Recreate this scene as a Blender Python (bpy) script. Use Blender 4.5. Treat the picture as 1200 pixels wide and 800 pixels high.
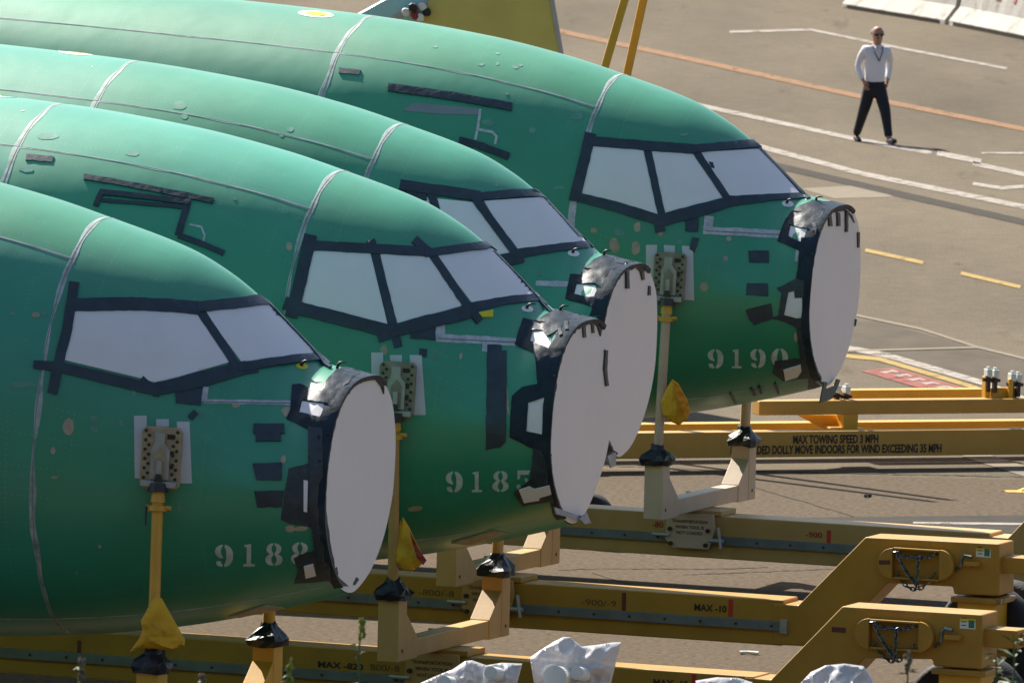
import bpy, bmesh, math, random
from mathutils import Vector, Matrix, noise
from mathutils.bvhtree import BVHTree
from mathutils.geometry import delaunay_2d_cdt
random.seed(7)
for o in list(bpy.data.objects): bpy.data.objects.remove(o, do_unlink=True)
S = bpy.context.scene
COL = S.collection
rad = math.radians

# ------------------------------------------------------------------ camera
F = 14300.0; CAMH = 12.06; PITCH = math.atan(1191.7 / F); ROLL = 0.025   # F in pixels of a 1200 px wide picture
FW = Vector((0, math.cos(PITCH), -math.sin(PITCH))); UP0 = Vector((0, math.sin(PITCH), math.cos(PITCH))); R0 = Vector((1, 0, 0))
RV = R0 * math.cos(ROLL) + UP0 * math.sin(ROLL); UV = UP0 * math.cos(ROLL) - R0 * math.sin(ROLL)
CAM = Vector((0, 0, CAMH))
cd = bpy.data.cameras.new('camera'); cam = bpy.data.objects.new('camera', cd); COL.objects.link(cam)
cam.matrix_world = Matrix(((RV.x, UV.x, -FW.x, 0), (RV.y, UV.y, -FW.y, 0), (RV.z, UV.z, -FW.z, CAMH), (0, 0, 0, 1)))
cd.sensor_width = 36; cd.lens = 36 * F / 1200; cd.clip_start = 1; cd.clip_end = 5000
cd.dof.use_dof = True; cd.dof.focus_distance = 106; cd.dof.aperture_fstop = 11
S.camera = cam
# ------------------------------------------------------------------ light
SUN_EL = rad(42); SUN_AZ = rad(32)                   # azimuth measured from +Y towards -X (behind, to the left)
sdir = Vector((-math.sin(SUN_AZ) * math.cos(SUN_EL), math.cos(SUN_AZ) * math.cos(SUN_EL), math.sin(SUN_EL)))
w = bpy.data.worlds.new('World'); S.world = w; w.use_nodes = True
nt = w.node_tree; bg = nt.nodes['Background']; sky = nt.nodes.new('ShaderNodeTexSky')
sky.sky_type = 'NISHITA'; sky.sun_disc = False; sky.sun_elevation = SUN_EL; sky.sun_rotation = -SUN_AZ
sky.dust_density = 1.5; sky.air_density = 1.0
nt.links.new(sky.outputs[0], bg.inputs[0]); bg.inputs[1].default_value = 0.065
sl = bpy.data.lights.new('sun', 'SUN'); sl.energy = 5.0; sl.angle = rad(0.5); sl.color = (1, .93, .82)
so = bpy.data.objects.new('sun', sl); COL.objects.link(so); so.rotation_euler = (-sdir).to_track_quat('-Z', 'Y').to_euler(); so.location = (0, 100, 60)
S.view_settings.view_transform = 'Standard'; S.view_settings.look = 'None'; S.view_settings.gamma = 1
S.view_settings.exposure = 1.17
S.view_settings.use_curve_mapping = False

# ------------------------------------------------------------------ helpers
def ray(x, y): return FW + RV * ((x - 600) / F) - UV * ((y - 400) / F)
def at_depth(x, y, Y): d = ray(x, y); return CAM + d * (Y / d.y)
def G(x, y, z=0.0): d = ray(x, y); return CAM + d * ((z - CAMH) / d.z)

def tag(o, label=None, cat=None, group=None, kind=None):
    for k, v in (('label', label), ('category', cat), ('group', group), ('kind', kind)):
        if v: o[k] = v
    return o
def empty(name, loc=(0, 0, 0), mat=None, **kw):
    o = bpy.data.objects.new(name, None); COL.objects.link(o); o.empty_display_size = .2
    if mat is not None: o.matrix_world = mat
    else: o.location = loc
    return tag(o, **kw)
def link(name, me, parent=None, m=None, **kw):
    o = bpy.data.objects.new(name, me); COL.objects.link(o)
    if parent is not None: o.parent = parent
    if m is not None:
        me.materials.clear(); me.materials.append(m)
    return tag(o, **kw)
def mk(name, vs, fs, m, parent=None, smooth=False, bevel=0, **kw):
    me = bpy.data.meshes.new(name); me.from_pydata([tuple(v) for v in vs], [], fs); me.update()
    bm = bmesh.new(); bm.from_mesh(me); bmesh.ops.recalc_face_normals(bm, faces=bm.faces); bm.to_mesh(me); bm.free()
    if smooth: me.polygons.foreach_set('use_smooth', [True] * len(me.polygons))
    o = link(name, me, parent, m, **kw)
    if bevel:
        b = o.modifiers.new('bevel', 'BEVEL'); b.width = bevel; b.segments = 2; b.limit_method = 'ANGLE'; b.angle_limit = rad(40)
    return o
class MB:
    def __init__(s): s.v = []; s.f = []
    def add(s, vs, fs):
        n = len(s.v); s.v += [Vector(v) for v in vs]; s.f += [tuple(i + n for i in f) for f in fs]; return s
    def box(s, a, b):
        x0, y0, z0 = a; x1, y1, z1 = b
        return s.add([(x0,y0,z0),(x1,y0,z0),(x1,y1,z0),(x0,y1,z0),(x0,y0,z1),(x1,y0,z1),(x1,y1,z1),(x0,y1,z1)],
                     [(0,3,2,1),(4,5,6,7),(0,1,5,4),(1,2,6,5),(2,3,7,6),(3,0,4,7)])
    def prism(s, pts, d):              # closed polygon pts (3D) extruded by d
        n = len(pts); d = Vector(d); p = [Vector(q) for q in pts]
        s.add(p + [q + d for q in p], [tuple(range(n))[::-1], tuple(range(n, 2 * n))] + [(i, (i + 1) % n, n + (i + 1) % n, n + i) for i in range(n)])
        return s
    def tube(s, path, r, seg=10, cap=True):
        path = [Vector(p) for p in path]; rs = r if isinstance(r, (list, tuple)) else [r] * len(path)
        n = len(s.v); prev = None
        for i, p in enumerate(path):
            t = (path[min(i + 1, len(path) - 1)] - path[max(i - 1, 0)]).normalized()
            a = prev if prev is not None else (Vector((0, 0, 1)) if abs(t.z) < .9 else Vector((1, 0, 0)))
            b = t.cross(a).normalized(); a = b.cross(t).normalized(); prev = a
            for k in range(seg):
                th = 2 * math.pi * k / seg; s.v.append(p + (a * math.cos(th) + b * math.sin(th)) * rs[i])
        for i in range(len(path) - 1):
            for k in range(seg):
                q = n + i * seg; s.f.append((q + k, q + (k + 1) % seg, q + seg + (k + 1) % seg, q + seg + k))
        if cap:
            s.f.append(tuple(range(n, n + seg))[::-1]); q = n + (len(path) - 1) * seg; s.f.append(tuple(range(q, q + seg)))
        return s
    def build(s, name, m, parent=None, **kw): return mk(name, s.v, s.f, m, parent, **kw)

def node_mat(name, col, rough=.5, metal=0., var=.15, vscale=3., bump=0., bscale=40., dirt=None, dirt_amt=.0, dscale=1.2, spec=.5, coat=0., stretch=None):
    m = bpy.data.materials.new(name); m.use_nodes = True; n = m.node_tree.nodes; l = m.node_tree.links
    p = n['Principled BSDF']; p.inputs['Roughness'].default_value = rough; p.inputs['Metallic'].default_value = metal
    p.inputs['Specular IOR Level'].default_value = spec
    if coat: p.inputs['Coat Weight'].default_value = coat; p.inputs['Coat Roughness'].default_value = .15
    tc = n.new('ShaderNodeTexCoord'); src = tc.outputs['Object']
    if stretch:
        mp = n.new('ShaderNodeMapping'); mp.inputs['Scale'].default_value = stretch; l.new(src, mp.inputs[0]); src = mp.outputs[0]
    t = n.new('ShaderNodeTexNoise'); t.inputs['Scale'].default_value = vscale; t.inputs['Detail'].default_value = 6; l.new(src, t.inputs['Vector'])
    r = n.new('ShaderNodeMapRange'); r.inputs[1].default_value = .25; r.inputs[2].default_value = .75; r.inputs[3].default_value = 1 - var; r.inputs[4].default_value = 1 + var
    l.new(t.outputs[0], r.inputs[0])
    mul = n.new('ShaderNodeMix'); mul.data_type = 'RGBA'; mul.blend_type = 'MULTIPLY'; mul.inputs[0].default_value = 1
    mul.inputs[6].default_value = (*col, 1); l.new(r.outputs[0], mul.inputs[7]); out = mul.outputs[2]
    if dirt:
        d = n.new('ShaderNodeTexNoise'); d.inputs['Scale'].default_value = dscale; d.inputs['Detail'].default_value = 8; d.inputs['Roughness'].default_value = .65; l.new(src, d.inputs['Vector'])
        dr = n.new('ShaderNodeMapRange'); dr.inputs[1].default_value = .52; dr.inputs[2].default_value = .72; dr.inputs[4].default_value = dirt_amt; l.new(d.outputs[0], dr.inputs[0])
        mx = n.new('ShaderNodeMix'); mx.data_type = 'RGBA'; l.new(dr.outputs[0], mx.inputs[0]); l.new(out, mx.inputs[6]); mx.inputs[7].default_value = (*dirt, 1); out = mx.outputs[2]
    l.new(out, p.inputs['Base Color'])
    if bump:
        b = n.new('ShaderNodeBump'); b.inputs['Strength'].default_value = bump; b.inputs['Distance'].default_value = .02
        t2 = n.new('ShaderNodeTexNoise'); t2.inputs['Scale'].default_value = bscale; t2.inputs['Detail'].default_value = 5; l.new(src, t2.inputs['Vector'])
        l.new(t2.outputs[0], b.inputs['Height']); l.new(b.outputs[0], p.inputs['Normal'])
    m['out'] = 1
    return m

M = {}
M['tape'] = node_mat('dark_tape', (.032, .050, .068), .42, var=.3, vscale=6, bump=.25, bscale=14)
M['tape2'] = node_mat('dark_tape_faded', (.04, .056, .07), .5, var=.35, vscale=9, bump=.3, bscale=20)
M['plastic_black'] = node_mat('black_plastic', (.012, .014, .018), .42, var=.3, bump=.6, bscale=18)
M['crumple'] = node_mat('crumpled_tape', (.024, .038, .054), .48, var=.4, vscale=5, bump=.55, bscale=7, spec=.14)
M['paper'] = node_mat('white_paper', (.90, .86, .87), .75, var=.03, vscale=1.5, dirt=(.5, .48, .45), dirt_amt=.15)
M['cover'] = node_mat('white_cover', (.88, .82, .80), .6, var=.03, vscale=.8, bump=.08, bscale=2.5, dirt=(.5, .46, .43), dirt_amt=.12)
M['board'] = node_mat('card', (.62, .62, .63), .8, var=.05)
M['sealant'] = node_mat('sealant', (.52, .52, .58), .7, var=.25, vscale=14, dirt=(.15, .17, .2), dirt_amt=.6, dscale=30)
M['seam'] = node_mat('seam_strip', (.40, .46, .45), .6, var=.35, vscale=8, dirt=(.08, .16, .14), dirt_amt=.75, dscale=6)
M['gap'] = node_mat('panel_gap', (.16, .21, .19), .8)
M['primer'] = node_mat('beige_primer', (.42, .36, .26), .8, var=.25, vscale=9)
M['primerlight'] = node_mat('pale_primer', (.13, .33, .26), .7, var=.25, vscale=9)
M['greytape'] = node_mat('grey_primer', (.22, .26, .28), .6, var=.15)
M['digit'] = node_mat('stencil_paint', (.56, .64, .62), .7, var=.25, vscale=12)
M['metal'] = node_mat('bare_metal', (.40, .39, .37), .5, .35, var=.2, vscale=10)
M['plate'] = node_mat('bracket_plate', (.40, .31, .19), .6, .05, var=.25, vscale=12)
M['plate_grey'] = node_mat('bracket_plate_grey', (.26, .23, .17), .6, .05, var=.3, vscale=12)
M['darkmetal'] = node_mat('dark_metal', (.05, .045, .04), .45, .5, var=.3)
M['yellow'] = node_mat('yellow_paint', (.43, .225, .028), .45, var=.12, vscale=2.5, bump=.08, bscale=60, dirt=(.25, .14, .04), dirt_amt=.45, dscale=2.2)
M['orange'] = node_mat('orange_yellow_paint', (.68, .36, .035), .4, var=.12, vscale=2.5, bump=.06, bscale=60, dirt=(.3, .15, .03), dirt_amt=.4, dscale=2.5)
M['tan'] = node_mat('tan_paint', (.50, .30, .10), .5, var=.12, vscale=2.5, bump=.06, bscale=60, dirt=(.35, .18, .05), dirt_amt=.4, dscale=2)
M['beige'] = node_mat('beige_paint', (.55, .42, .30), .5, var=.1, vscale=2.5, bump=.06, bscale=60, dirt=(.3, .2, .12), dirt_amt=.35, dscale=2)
M['rail'] = node_mat('grey_rail', (.17, .20, .21), .5, .3, var=.2, vscale=5)
M['red'] = node_mat('red_paint', (.55, .03, .025), .5, var=.15)
M['maroon'] = node_mat('maroon_paint', (.12, .03, .03), .6, var=.15)
M['ink'] = node_mat('black_ink', (.02, .018, .015), .6, var=.2)
M['ink_faint'] = node_mat('faded_ink', (.12, .085, .025), .6, var=.3, vscale=20)
M['redink'] = node_mat('red_ink', (.30, .03, .02), .6, var=.2)
M['bag'] = node_mat('yellow_cloth', (.72, .40, .02), .75, var=.15, vscale=6, bump=.5, bscale=7)
M['bag_orange'] = node_mat('orange_cloth', (.75, .28, .02), .75, var=.15, vscale=6, bump=.4, bscale=8)
M['rubber'] = node_mat('rubber', (.012, .012, .013), .75, var=.3, bump=.3)
M['chain'] = node_mat('chain_steel', (.16, .20, .22), .35, .9, var=.3)
M['label'] = node_mat('white_label', (.75, .76, .72), .5, var=.05)
M['green'] = node_mat('label_green', (.03, .16, .12), .5)
M['labelyellow'] = node_mat('label_yellow', (.65, .55, .05), .5)
M['yellowstick'] = node_mat('yellow_sticker', (.75, .60, .02), .5)
def mat_hull():
    m = node_mat('green_fuselage_coating', (.04, .315, .19), .36, var=.16, vscale=.7, spec=.55, dirt=(.03, .235, .15), dirt_amt=.6, dscale=.9, coat=.45)
    n = m.node_tree.nodes; l = m.node_tree.links; p = n['Principled BSDF']
    base = p.inputs['Base Color'].links[0].from_socket
    uv = n.new('ShaderNodeUVMap'); sp = n.new('ShaderNodeSeparateXYZ'); l.new(uv.outputs[0], sp.inputs[0])
    def mth(op, a, b=None, c=None):
        x = n.new('ShaderNodeMath'); x.operation = op
        for k, v in enumerate((a, b, c)):
            if v is None: continue
            if isinstance(v, (int, float)): x.inputs[k].default_value = v
            else: l.new(v, x.inputs[k])
        return x.outputs[0]
    def rows(u, v, pu, pv, r):
        du = mth('MULTIPLY', mth('SUBTRACT', mth('FRACT', mth('DIVIDE', u, pu)), .5), pu)
        dv = mth('MULTIPLY', mth('SUBTRACT', mth('FRACT', mth('DIVIDE', v, pv)), .5), pv)
        return mth('LESS_THAN', mth('SQRT', mth('ADD', mth('MULTIPLY', du, du), mth('MULTIPLY', dv, dv))), r)
    U_, V_ = sp.outputs[0], sp.outputs[1]
    dots = mth('MAXIMUM', rows(U_, V_, .045, .262, .0075), rows(U_, V_, .508, .045, .0075))
    t = n.new('ShaderNodeTexNoise'); t.inputs['Scale'].default_value = 1.1; t.inputs['Detail'].default_value = 3; tc = n.new('ShaderNodeTexCoord'); l.new(tc.outputs['Object'], t.inputs['Vector'])
    fac = mth('MULTIPLY', dots, mth('MULTIPLY', mth('GREATER_THAN', t.outputs[0], .47), .32))
    mx = n.new('ShaderNodeMix'); mx.data_type = 'RGBA'; l.new(fac, mx.inputs[0]); l.new(base, mx.inputs[6]); mx.inputs[7].default_value = (.22, .42, .36, 1)
    # fine scuffs and drips
    s1 = n.new('ShaderNodeTexNoise'); s1.inputs['Scale'].default_value = 1; s1.inputs['Detail'].default_value = 9; s1.inputs['Roughness'].default_value = .7
    mp = n.new('ShaderNodeMapping'); mp.inputs['Scale'].default_value = (9, 9, 2.0); l.new(tc.outputs['Object'], mp.inputs[0]); l.new(mp.outputs[0], s1.inputs['Vector'])
    mr = n.new('ShaderNodeMapRange'); mr.inputs[1].default_value = .62; mr.inputs[2].default_value = .78; mr.inputs[4].default_value = .28; l.new(s1.outputs[0], mr.inputs[0])
    m2 = n.new('ShaderNodeMix'); m2.data_type = 'RGBA'; l.new(mr.outputs[0], m2.inputs[0]); l.new(mx.outputs[2], m2.inputs[6]); m2.inputs[7].default_value = (.09, .29, .22, 1)
    # each panel its own shade
    oi = n.new('ShaderNodeObjectInfo'); hs = n.new('ShaderNodeHueSaturation')
    l.new(mth('ADD', mth('MULTIPLY', oi.outputs['Random'], .03), .485), hs.inputs['Hue']); l.new(mth('ADD', mth('MULTIPLY', oi.outputs['Random'], .3), .85), hs.inputs['Value'])
    l.new(m2.outputs[2], hs.inputs['Color']); l.new(hs.outputs[0], p.inputs['Base Color'])
    rr = n.new('ShaderNodeMapRange'); p.inputs['Coat Roughness'].default_value = .34; rr.inputs[3].default_value = .34; rr.inputs[4].default_value = .5; l.new(t.outputs[0], rr.inputs[0]); l.new(rr.outputs[0], p.inputs['Roughness'])
    b = n.new('ShaderNodeBump'); b.inputs['Strength'].default_value = .12; b.inputs['Distance'].default_value = .05
    t3 = n.new('ShaderNodeTexNoise'); t3.inputs['Scale'].default_value = 2.2; t3.inputs['Detail'].default_value = 2; l.new(tc.outputs['Object'], t3.inputs['Vector']); l.new(t3.outputs[0], b.inputs['Height']); l.new(b.outputs[0], p.inputs['Normal'])
    return m
M['hull'] = mat_hull()

def ngon_mesh2d(poly, step):
    """Delaunay mesh of a simple 2D polygon with interior points; returns pts, tris, loop of border indices."""
    b = []
    n = len(poly)
    for i in range(n):
        a = Vector(poly[i]).to_2d(); c = Vector(poly[(i + 1) % n]).to_2d(); k = max(1, int((c - a).length / step))
        for j in range(k): b.append(a.lerp(c, j / k))
    xs = [p.x for p in b]; ys = [p.y for p in b]
    inner = []
    y = min(ys) + step * .5
    while y < max(ys):
        x = min(xs) + step * .5
        while x < max(xs):
            q = Vector((x, y)); ins = False; j = len(b) - 1; near = 1e9
            for i in range(len(b)):
                p1, p2 = b[i], b[j]
                if (p1.y > q.y) != (p2.y > q.y) and q.x < (p2.x - p1.x) * (q.y - p1.y) / (p2.y - p1.y) + p1.x: ins = not ins
                near = min(near, (p1 - q).length); j = i
            if ins and near > step * .45: inner.append(q)
            x += step
        y += step
    pts = b + inner
    r = delaunay_2d_cdt(pts, [(i, (i + 1) % len(b)) for i in range(len(b))], [list(range(len(b)))], 1, 1e-6)
    vs, fs, orig = r[0], r[2], r[3]
    border = {}
    for vi, os_ in enumerate(orig):
        for o_ in os_:
            if o_ < len(b): border[o_] = vi
    loop = [border[i] for i in range(len(b)) if i in border]
    return vs, fs, loop
def strip(pts, wd):
    """polyline -> polygon of width wd (number or list)"""
    p = [Vector(q).to_2d() for q in pts]; n = len(p); ws = wd if isinstance(wd, (list, tuple)) else [wd] * n; L = []; Rr = []
    for i in range(n):
        t = (p[min(i + 1, n - 1)] - p[max(i - 1, 0)]).normalized(); nn = Vector((-t.y, t.x)) * ws[i] * .5
        L.append(p[i] + nn); Rr.append(p[i] - nn)
    return [tuple(q) for q in L + Rr[::-1]]
def ellipse(cx, cy, a, b, rot=0, n=12): return [(cx + a * math.cos(t) * math.cos(rot) - b * math.sin(t) * math.sin(rot), cy + a * math.cos(t) * math.sin(rot) + b * math.sin(t) * math.cos(rot)) for t in [2 * math.pi * k / n for k in range(n)]]

def text_mesh(body, size, bold=0.0, sx=1.0, spacing=1.0, align='LEFT'):
    cu = bpy.data.curves.new('lettering', 'FONT'); cu.body = body; cu.size = size; cu.offset = bold; cu.space_character = spacing; cu.align_x = align; cu.extrude = .001; cu.resolution_u = 3
    o = bpy.data.objects.new('lettering_source', cu); COL.objects.link(o)
    dg = bpy.context.evaluated_depsgraph_get(); me = bpy.data.meshes.new_from_object(o.evaluated_get(dg))
    bpy.data.objects.remove(o, do_unlink=True)
    for v in me.vertices: v.co.x *= sx
    return me
def lettering(body, size, origin, ex, ey, m, parent, bold=0., sx=1., spacing=1., align='LEFT', label=None):
    """flat lettering with its lower left corner at origin, ex to the right, ey up (parent space)"""
    me = text_mesh(body, size, bold, sx, spacing, align); ex = Vector(ex).normalized(); ey = Vector(ey).normalized(); ez = ex.cross(ey)
    o_ = Vector(origin)
    for v in me.vertices: v.co = o_ + ex * v.co.x + ey * v.co.y + ez * v.co.z
    return link('lettering', me, parent, m, label=label)

# ================================================================== the setting: ground
def mat_ground():
    m = bpy.data.materials.new('apron_concrete'); m.use_nodes = True; n = m.node_tree.nodes; l = m.node_tree.links; p = n['Principled BSDF']; p.inputs['Roughness'].default_value = .9; p.inputs['Specular IOR Level'].default_value = .1
    tc = n.new('ShaderNodeTexCoord')
    def nz(sc, det, rough, mp=None):
        t = n.new('ShaderNodeTexNoise'); t.inputs['Scale'].default_value = sc; t.inputs['Detail'].default_value = det; t.inputs['Roughness'].default_value = rough
        if mp:
            q = n.new('ShaderNodeMapping'); q.inputs['Scale'].default_value = mp; q.inputs['Rotation'].default_value = (0, 0, rad(-17)); l.new(tc.outputs['Object'], q.inputs[0]); l.new(q.outputs[0], t.inputs['Vector'])
        else: l.new(tc.outputs['Object'], t.inputs['Vector'])
        return t.outputs[0]
    def ramp(src, a, b, c0, c1):
        r = n.new('ShaderNodeValToRGB'); r.color_ramp.elements[0].position = a; r.color_ramp.elements[1].position = b
        r.color_ramp.elements[0].color = (*c0, 1); r.color_ramp.elements[1].color = (*c1, 1); l.new(src, r.inputs[0]); return r.outputs[0]
    c = ramp(nz(.22, 6, .6, (1, .22, 1)), .3, .7, (.086, .070, .047), (.158, .129, .089))
    def mul(a, b, f=1.):
        x = n.new('ShaderNodeMix'); x.data_type = 'RGBA'; x.blend_type = 'MULTIPLY'; x.inputs[0].default_value = f; l.new(a, x.inputs[6]); l.new(b, x.inputs[7]); return x.outputs[2]
    c = mul(c, ramp(nz(3, 8, .7), .3, .7, (.82, .82, .82), (1.1, 1.1, 1.1)))
    c = mul(c, ramp(nz(38, 3, .7), .35, .65, (.55, .55, .56), (1.3, 1.28, 1.25)))
    c = mul(c, ramp(nz(.5, 5, .65, (3, .4, 1)), .6, .72, (1, 1, 1), (.6, .58, .55)), .9)
    l.new(c, p.inputs['Base Color'])
    b = n.new('ShaderNodeBump'); b.inputs['Strength'].default_value = .35; b.inputs['Distance'].default_value = .01; l.new(nz(60, 3, .7), b.inputs['Height']); l.new(b.outputs[0], p.inputs['Normal'])
    return m
M['ground'] = mat_ground()
mk('ground', [(-1500, -300, 0), (1500, -300, 0), (1500, 3000, 0), (-1500, 3000, 0)], [(0, 1, 2, 3)], M['ground'], kind='structure')
def sheet(name, poly, m, z=.004, **kw):
    pts = [G(x, y) for x, y in poly]
    for p in pts: p.z = z
    return mk(name, pts, [tuple(range(len(pts)))], m, **kw)
M['asphalt'] = node_mat('dark_asphalt', (.05, .045, .038), .95, spec=.08, var=.2, vscale=4, bump=.3, bscale=50)
M['asphalt2'] = node_mat('patched_asphalt', (.088, .074, .056), .95, spec=.08, var=.2, vscale=2, bump=.3, bscale=50, stretch=(1, .4, 1))
M['lineW'] = node_mat('worn_white_line', (.30, .27, .235), .8, spec=.1, var=.2, vscale=6, dirt=(.14, .115, .085), dirt_amt=.85, dscale=4)
M['lineO'] = node_mat('worn_orange_line', (.22, .12, .06), .8, spec=.1, var=.2, vscale=6, dirt=(.14, .115, .08), dirt_amt=.8, dscale=3)
M['lineY'] = node_mat('worn_yellow_line', (.32, .22, .07), .8, spec=.1, var=.2, vscale=6, dirt=(.14, .115, .08), dirt_amt=.7, dscale=3)
M['lineR'] = node_mat('worn_red_paint', (.24, .075, .06), .8, spec=.1, var=.2, vscale=6, dirt=(.15, .12, .09), dirt_amt=.8, dscale=3)
M['slab'] = node_mat('pale_concrete', (.20, .172, .132), .95, spec=.08, var=.1, vscale=4, bump=.2)

def worn(m, amt):
    n = m.node_tree.nodes; l = m.node_tree.links; p = n['Principled BSDF']; out = n['Material Output']; tr = n.new('ShaderNodeBsdfTransparent'); mx = n.new('ShaderNodeMixShader'); t = n.new('ShaderNodeTexNoise'); t.inputs['Scale'].default_value = 3.5; t.inputs['Detail'].default_value = 9; t.inputs['Roughness'].default_value = .75
    tc = n.new('ShaderNodeTexCoord'); l.new(tc.outputs['Object'], t.inputs['Vector']); r = n.new('ShaderNodeMapRange'); r.inputs[1].default_value = amt; r.inputs[2].default_value = amt + .12; l.new(t.outputs[0], r.inputs[0]); l.new(r.outputs[0], mx.inputs[0]); l.new(p.outputs[0], mx.inputs[1]); l.new(tr.outputs[0], mx.inputs[2]); l.new(mx.outputs[0], out.inputs[0])
for k_, a_ in (('lineW', .52), ('lineO', .55), ('lineY', .55), ('lineR', .52)): worn(M[k_], a_)
def ln(name, pts, wd, m, z=.008, **kw): return sheet(name, strip(pts, wd), m, z, kind='structure')
ln('runway_line_white', [(640, 84), (820, 124), (1000, 163), (1092, 180)], 4.5, M['lineW'])
ln('worn_line_white', [(1098, 180), (1150, 190)], 6, M['lineW']); ln('worn_line_white', [(1140, 192), (1210, 207)], 5, M['lineW'])
ln('lane_line_white', [(760, 138), (893, 173), (1010, 204), (1210, 245)], 5.5, M['lineW'])
ln('tar_seal', [(820, 175), (925, 198), (1060, 229), (1210, 263)], 7, M['asphalt'], .0055)
sheet('pale_slab', [(938, 221), (1015, 217), (1048, 231), (978, 233)], M['slab'], .004, kind='structure')
ln('taxi_line_orange', [(560, 16), (655, 37), (800, 68), (1000, 112), (1210, 154)], 5, M['lineO'])
ln('thin_line_white', [(855, 38), (950, 35.5), (1060, 58), (1180, 81)], 2.6, M['lineW'])
ln('yellow_dash', [(1014, 293.5), (1082, 308.5)], 4, M['lineY']); ln('yellow_dash', [(1126, 320.5), (1196, 337)], 4, M['lineY'])
ln('worn_line_white', [(1140, 216), (1175, 221), (1200, 219)], 4, M['lineW']); ln('worn_line_white', [(1150, 180), (1200, 180)], 2, M['lineW'])
sheet('asphalt_patch', [(985, 376), (1030, 377), (1142, 407), (975, 414)], M['asphalt2'], .004, kind='structure')
sheet('asphalt_patch', [(985, 414), (1145, 409), (1230, 430), (1230, 470), (1150, 452)], M['asphalt2'], .0045, kind='structure')
ln('joint_line_pale', [(1000, 369), (1080, 386), (1145, 407), (1215, 424)], 2.6, M['slab']); ln('joint_line_pale', [(985, 412), (1145, 407.5)], 2, M['slab'], .0085)
ln('kerb_marking_white', [(990, 407), (1044, 418), (1155, 450), (1205, 470)], 6, M['lineW'])
ln('kerb_marking_yellow', [(985, 417), (1030, 421), (1138, 453), (1185, 472)], 4.5, M['lineY'])
sheet('red_stencil_panel', [(1008, 435), (1047, 431), (1140, 458), (1100, 462)], M['lineR'], .008, kind='structure')
for k in range(5):
    a = k * 16
    sheet('stencil_letter', [(1030 + a, 436.5 + a * .27), (1046 + a, 434.2 + a * .29), (1055 + a, 437 + a * .29), (1050 + a, 438 + a * .28), (1046 + a, 436.6 + a * .28), (1038 + a, 438.5 + a * .27)], M['lineW'], .012, kind='structure')
ln('broad_line_pale', [(1130, 530), (1212, 556)], 12, M['slab'], .0065)
sheet('asphalt_strip', [(895, 607.5), (1300, 603), (1300, 626), (1070, 625)], M['asphalt'], .0085, kind='structure')
ln('thin_line_white', [(1070, 613.5), (1210, 615)], 2.5, M['lineW'], .012)
M['nearslab'] = node_mat('brown_gravel_concrete', (.098, .074, .050), .95, spec=.08, var=.38, vscale=16, bump=.5, bscale=60, dirt=(.05, .04, .03), dirt_amt=.6, dscale=14)
_a, _b = G(-2500, 470), G(3700, 625)
mk('apron_slab', [(_a.x, _a.y, .004), (_b.x, _b.y, .004), (70, 60, .004), (-70, 60, .004)], [(0, 1, 2, 3)], M['nearslab'], kind='structure')
def crack(pts, wd):
    q = []
    for (x0, y0), (x1, y1) in zip(pts, pts[1:]):
        n = max(2, int(abs(x1 - x0) / 6))
        for k in range(n): q.append((x0 + (x1 - x0) * k / n + random.uniform(-1, 1), y0 + (y1 - y0) * k / n + random.uniform(-.45, .45)))
    q.append(pts[-1]); return ln('ground_crack', q, [wd * random.uniform(.3, 1.2) for _ in q], M['asphalt'], .008)
crack([(878, 570), (930, 585), (1002, 606)], .8); crack([(655, 668), (700, 667), (860, 667), (900, 665)], .6); crack([(695, 672), (748, 688)], .6); crack([(600, 541), (860, 552), (1200, 559)], .7); crack([(800, 674), (1000, 666)], .6)

# ================================================================== fuselages
YAW = rad(17); FP = rad(2.2)
FX = Vector((math.cos(YAW) * math.cos(FP), -math.sin(YAW) * math.cos(FP), -math.sin(FP))); FY = Vector((math.sin(YAW), math.cos(YAW), 0)); FZ = FX.cross(FY)
XB = .17                                     # bulkhead station
def interp(tab, x):
    if x <= tab[0][0]: return tab[0][1]
    if x >= tab[-1][0]: return tab[-1][1]
    n = len(tab)
    for i in range(n - 1):
        if tab[i][0] <= x <= tab[i + 1][0]:
            x0, y0 = tab[i][:2]; x1, y1 = tab[i + 1][:2]; h = x1 - x0; t = (x - x0) / h
            def sl(j):
                if len(tab[j]) > 2: return None
                if j == 0 or j == n - 1: return None
                a = (tab[j][1] - tab[j-1][1]) / (tab[j][0] - tab[j-1][0]); b = (tab[j+1][1] - tab[j][1]) / (tab[j+1][0] - tab[j][0])
                return 0 if a * b <= 0 else 2 * a * b / (a + b)
            d = (y1 - y0) / h; m0 = sl(i); m1 = sl(i + 1); m0 = d if m0 is None else m0; m1 = d if m1 is None else m1
            return y0*(2*t**3-3*t*t+1) + m0*h*(t**3-2*t*t+t) + y1*(-2*t**3+3*t*t) + m1*h*(t**3-t*t)
ZT = [(-24, 2.02), (-8, 2.015), (-6, 1.985), (-4.63, 1.94), (-3.5, 1.845), (-2.65, 1.71), (-2.07, 1.575), (-1.4, 1.395), (-1.0, 1.215), (-.68, 1.01, 0), (-.17, .57, 0), (0, .535), (XB, .495)]
ZB = [(-24, -2.0), (-7, -2.0), (-4.6, -1.97), (-3.5, -1.91), (-2.7, -1.845), (-2.0, -1.77), (-1.5, -1.69), (-1, -1.585), (-.5, -1.45), (0, -1.30), (XB, -1.24)]
HW = [(-24, 1.88), (-6.5, 1.88), (-4.63, 1.845), (-3.2, 1.67), (-2.07, 1.455), (-1, 1.21), (-.3, 1.045), (XB, .93)]
ZW = [(-24, .05), (-4.6, .03), (-2.07, -.13), (-1, -.3), (XB, -.42)]
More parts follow.
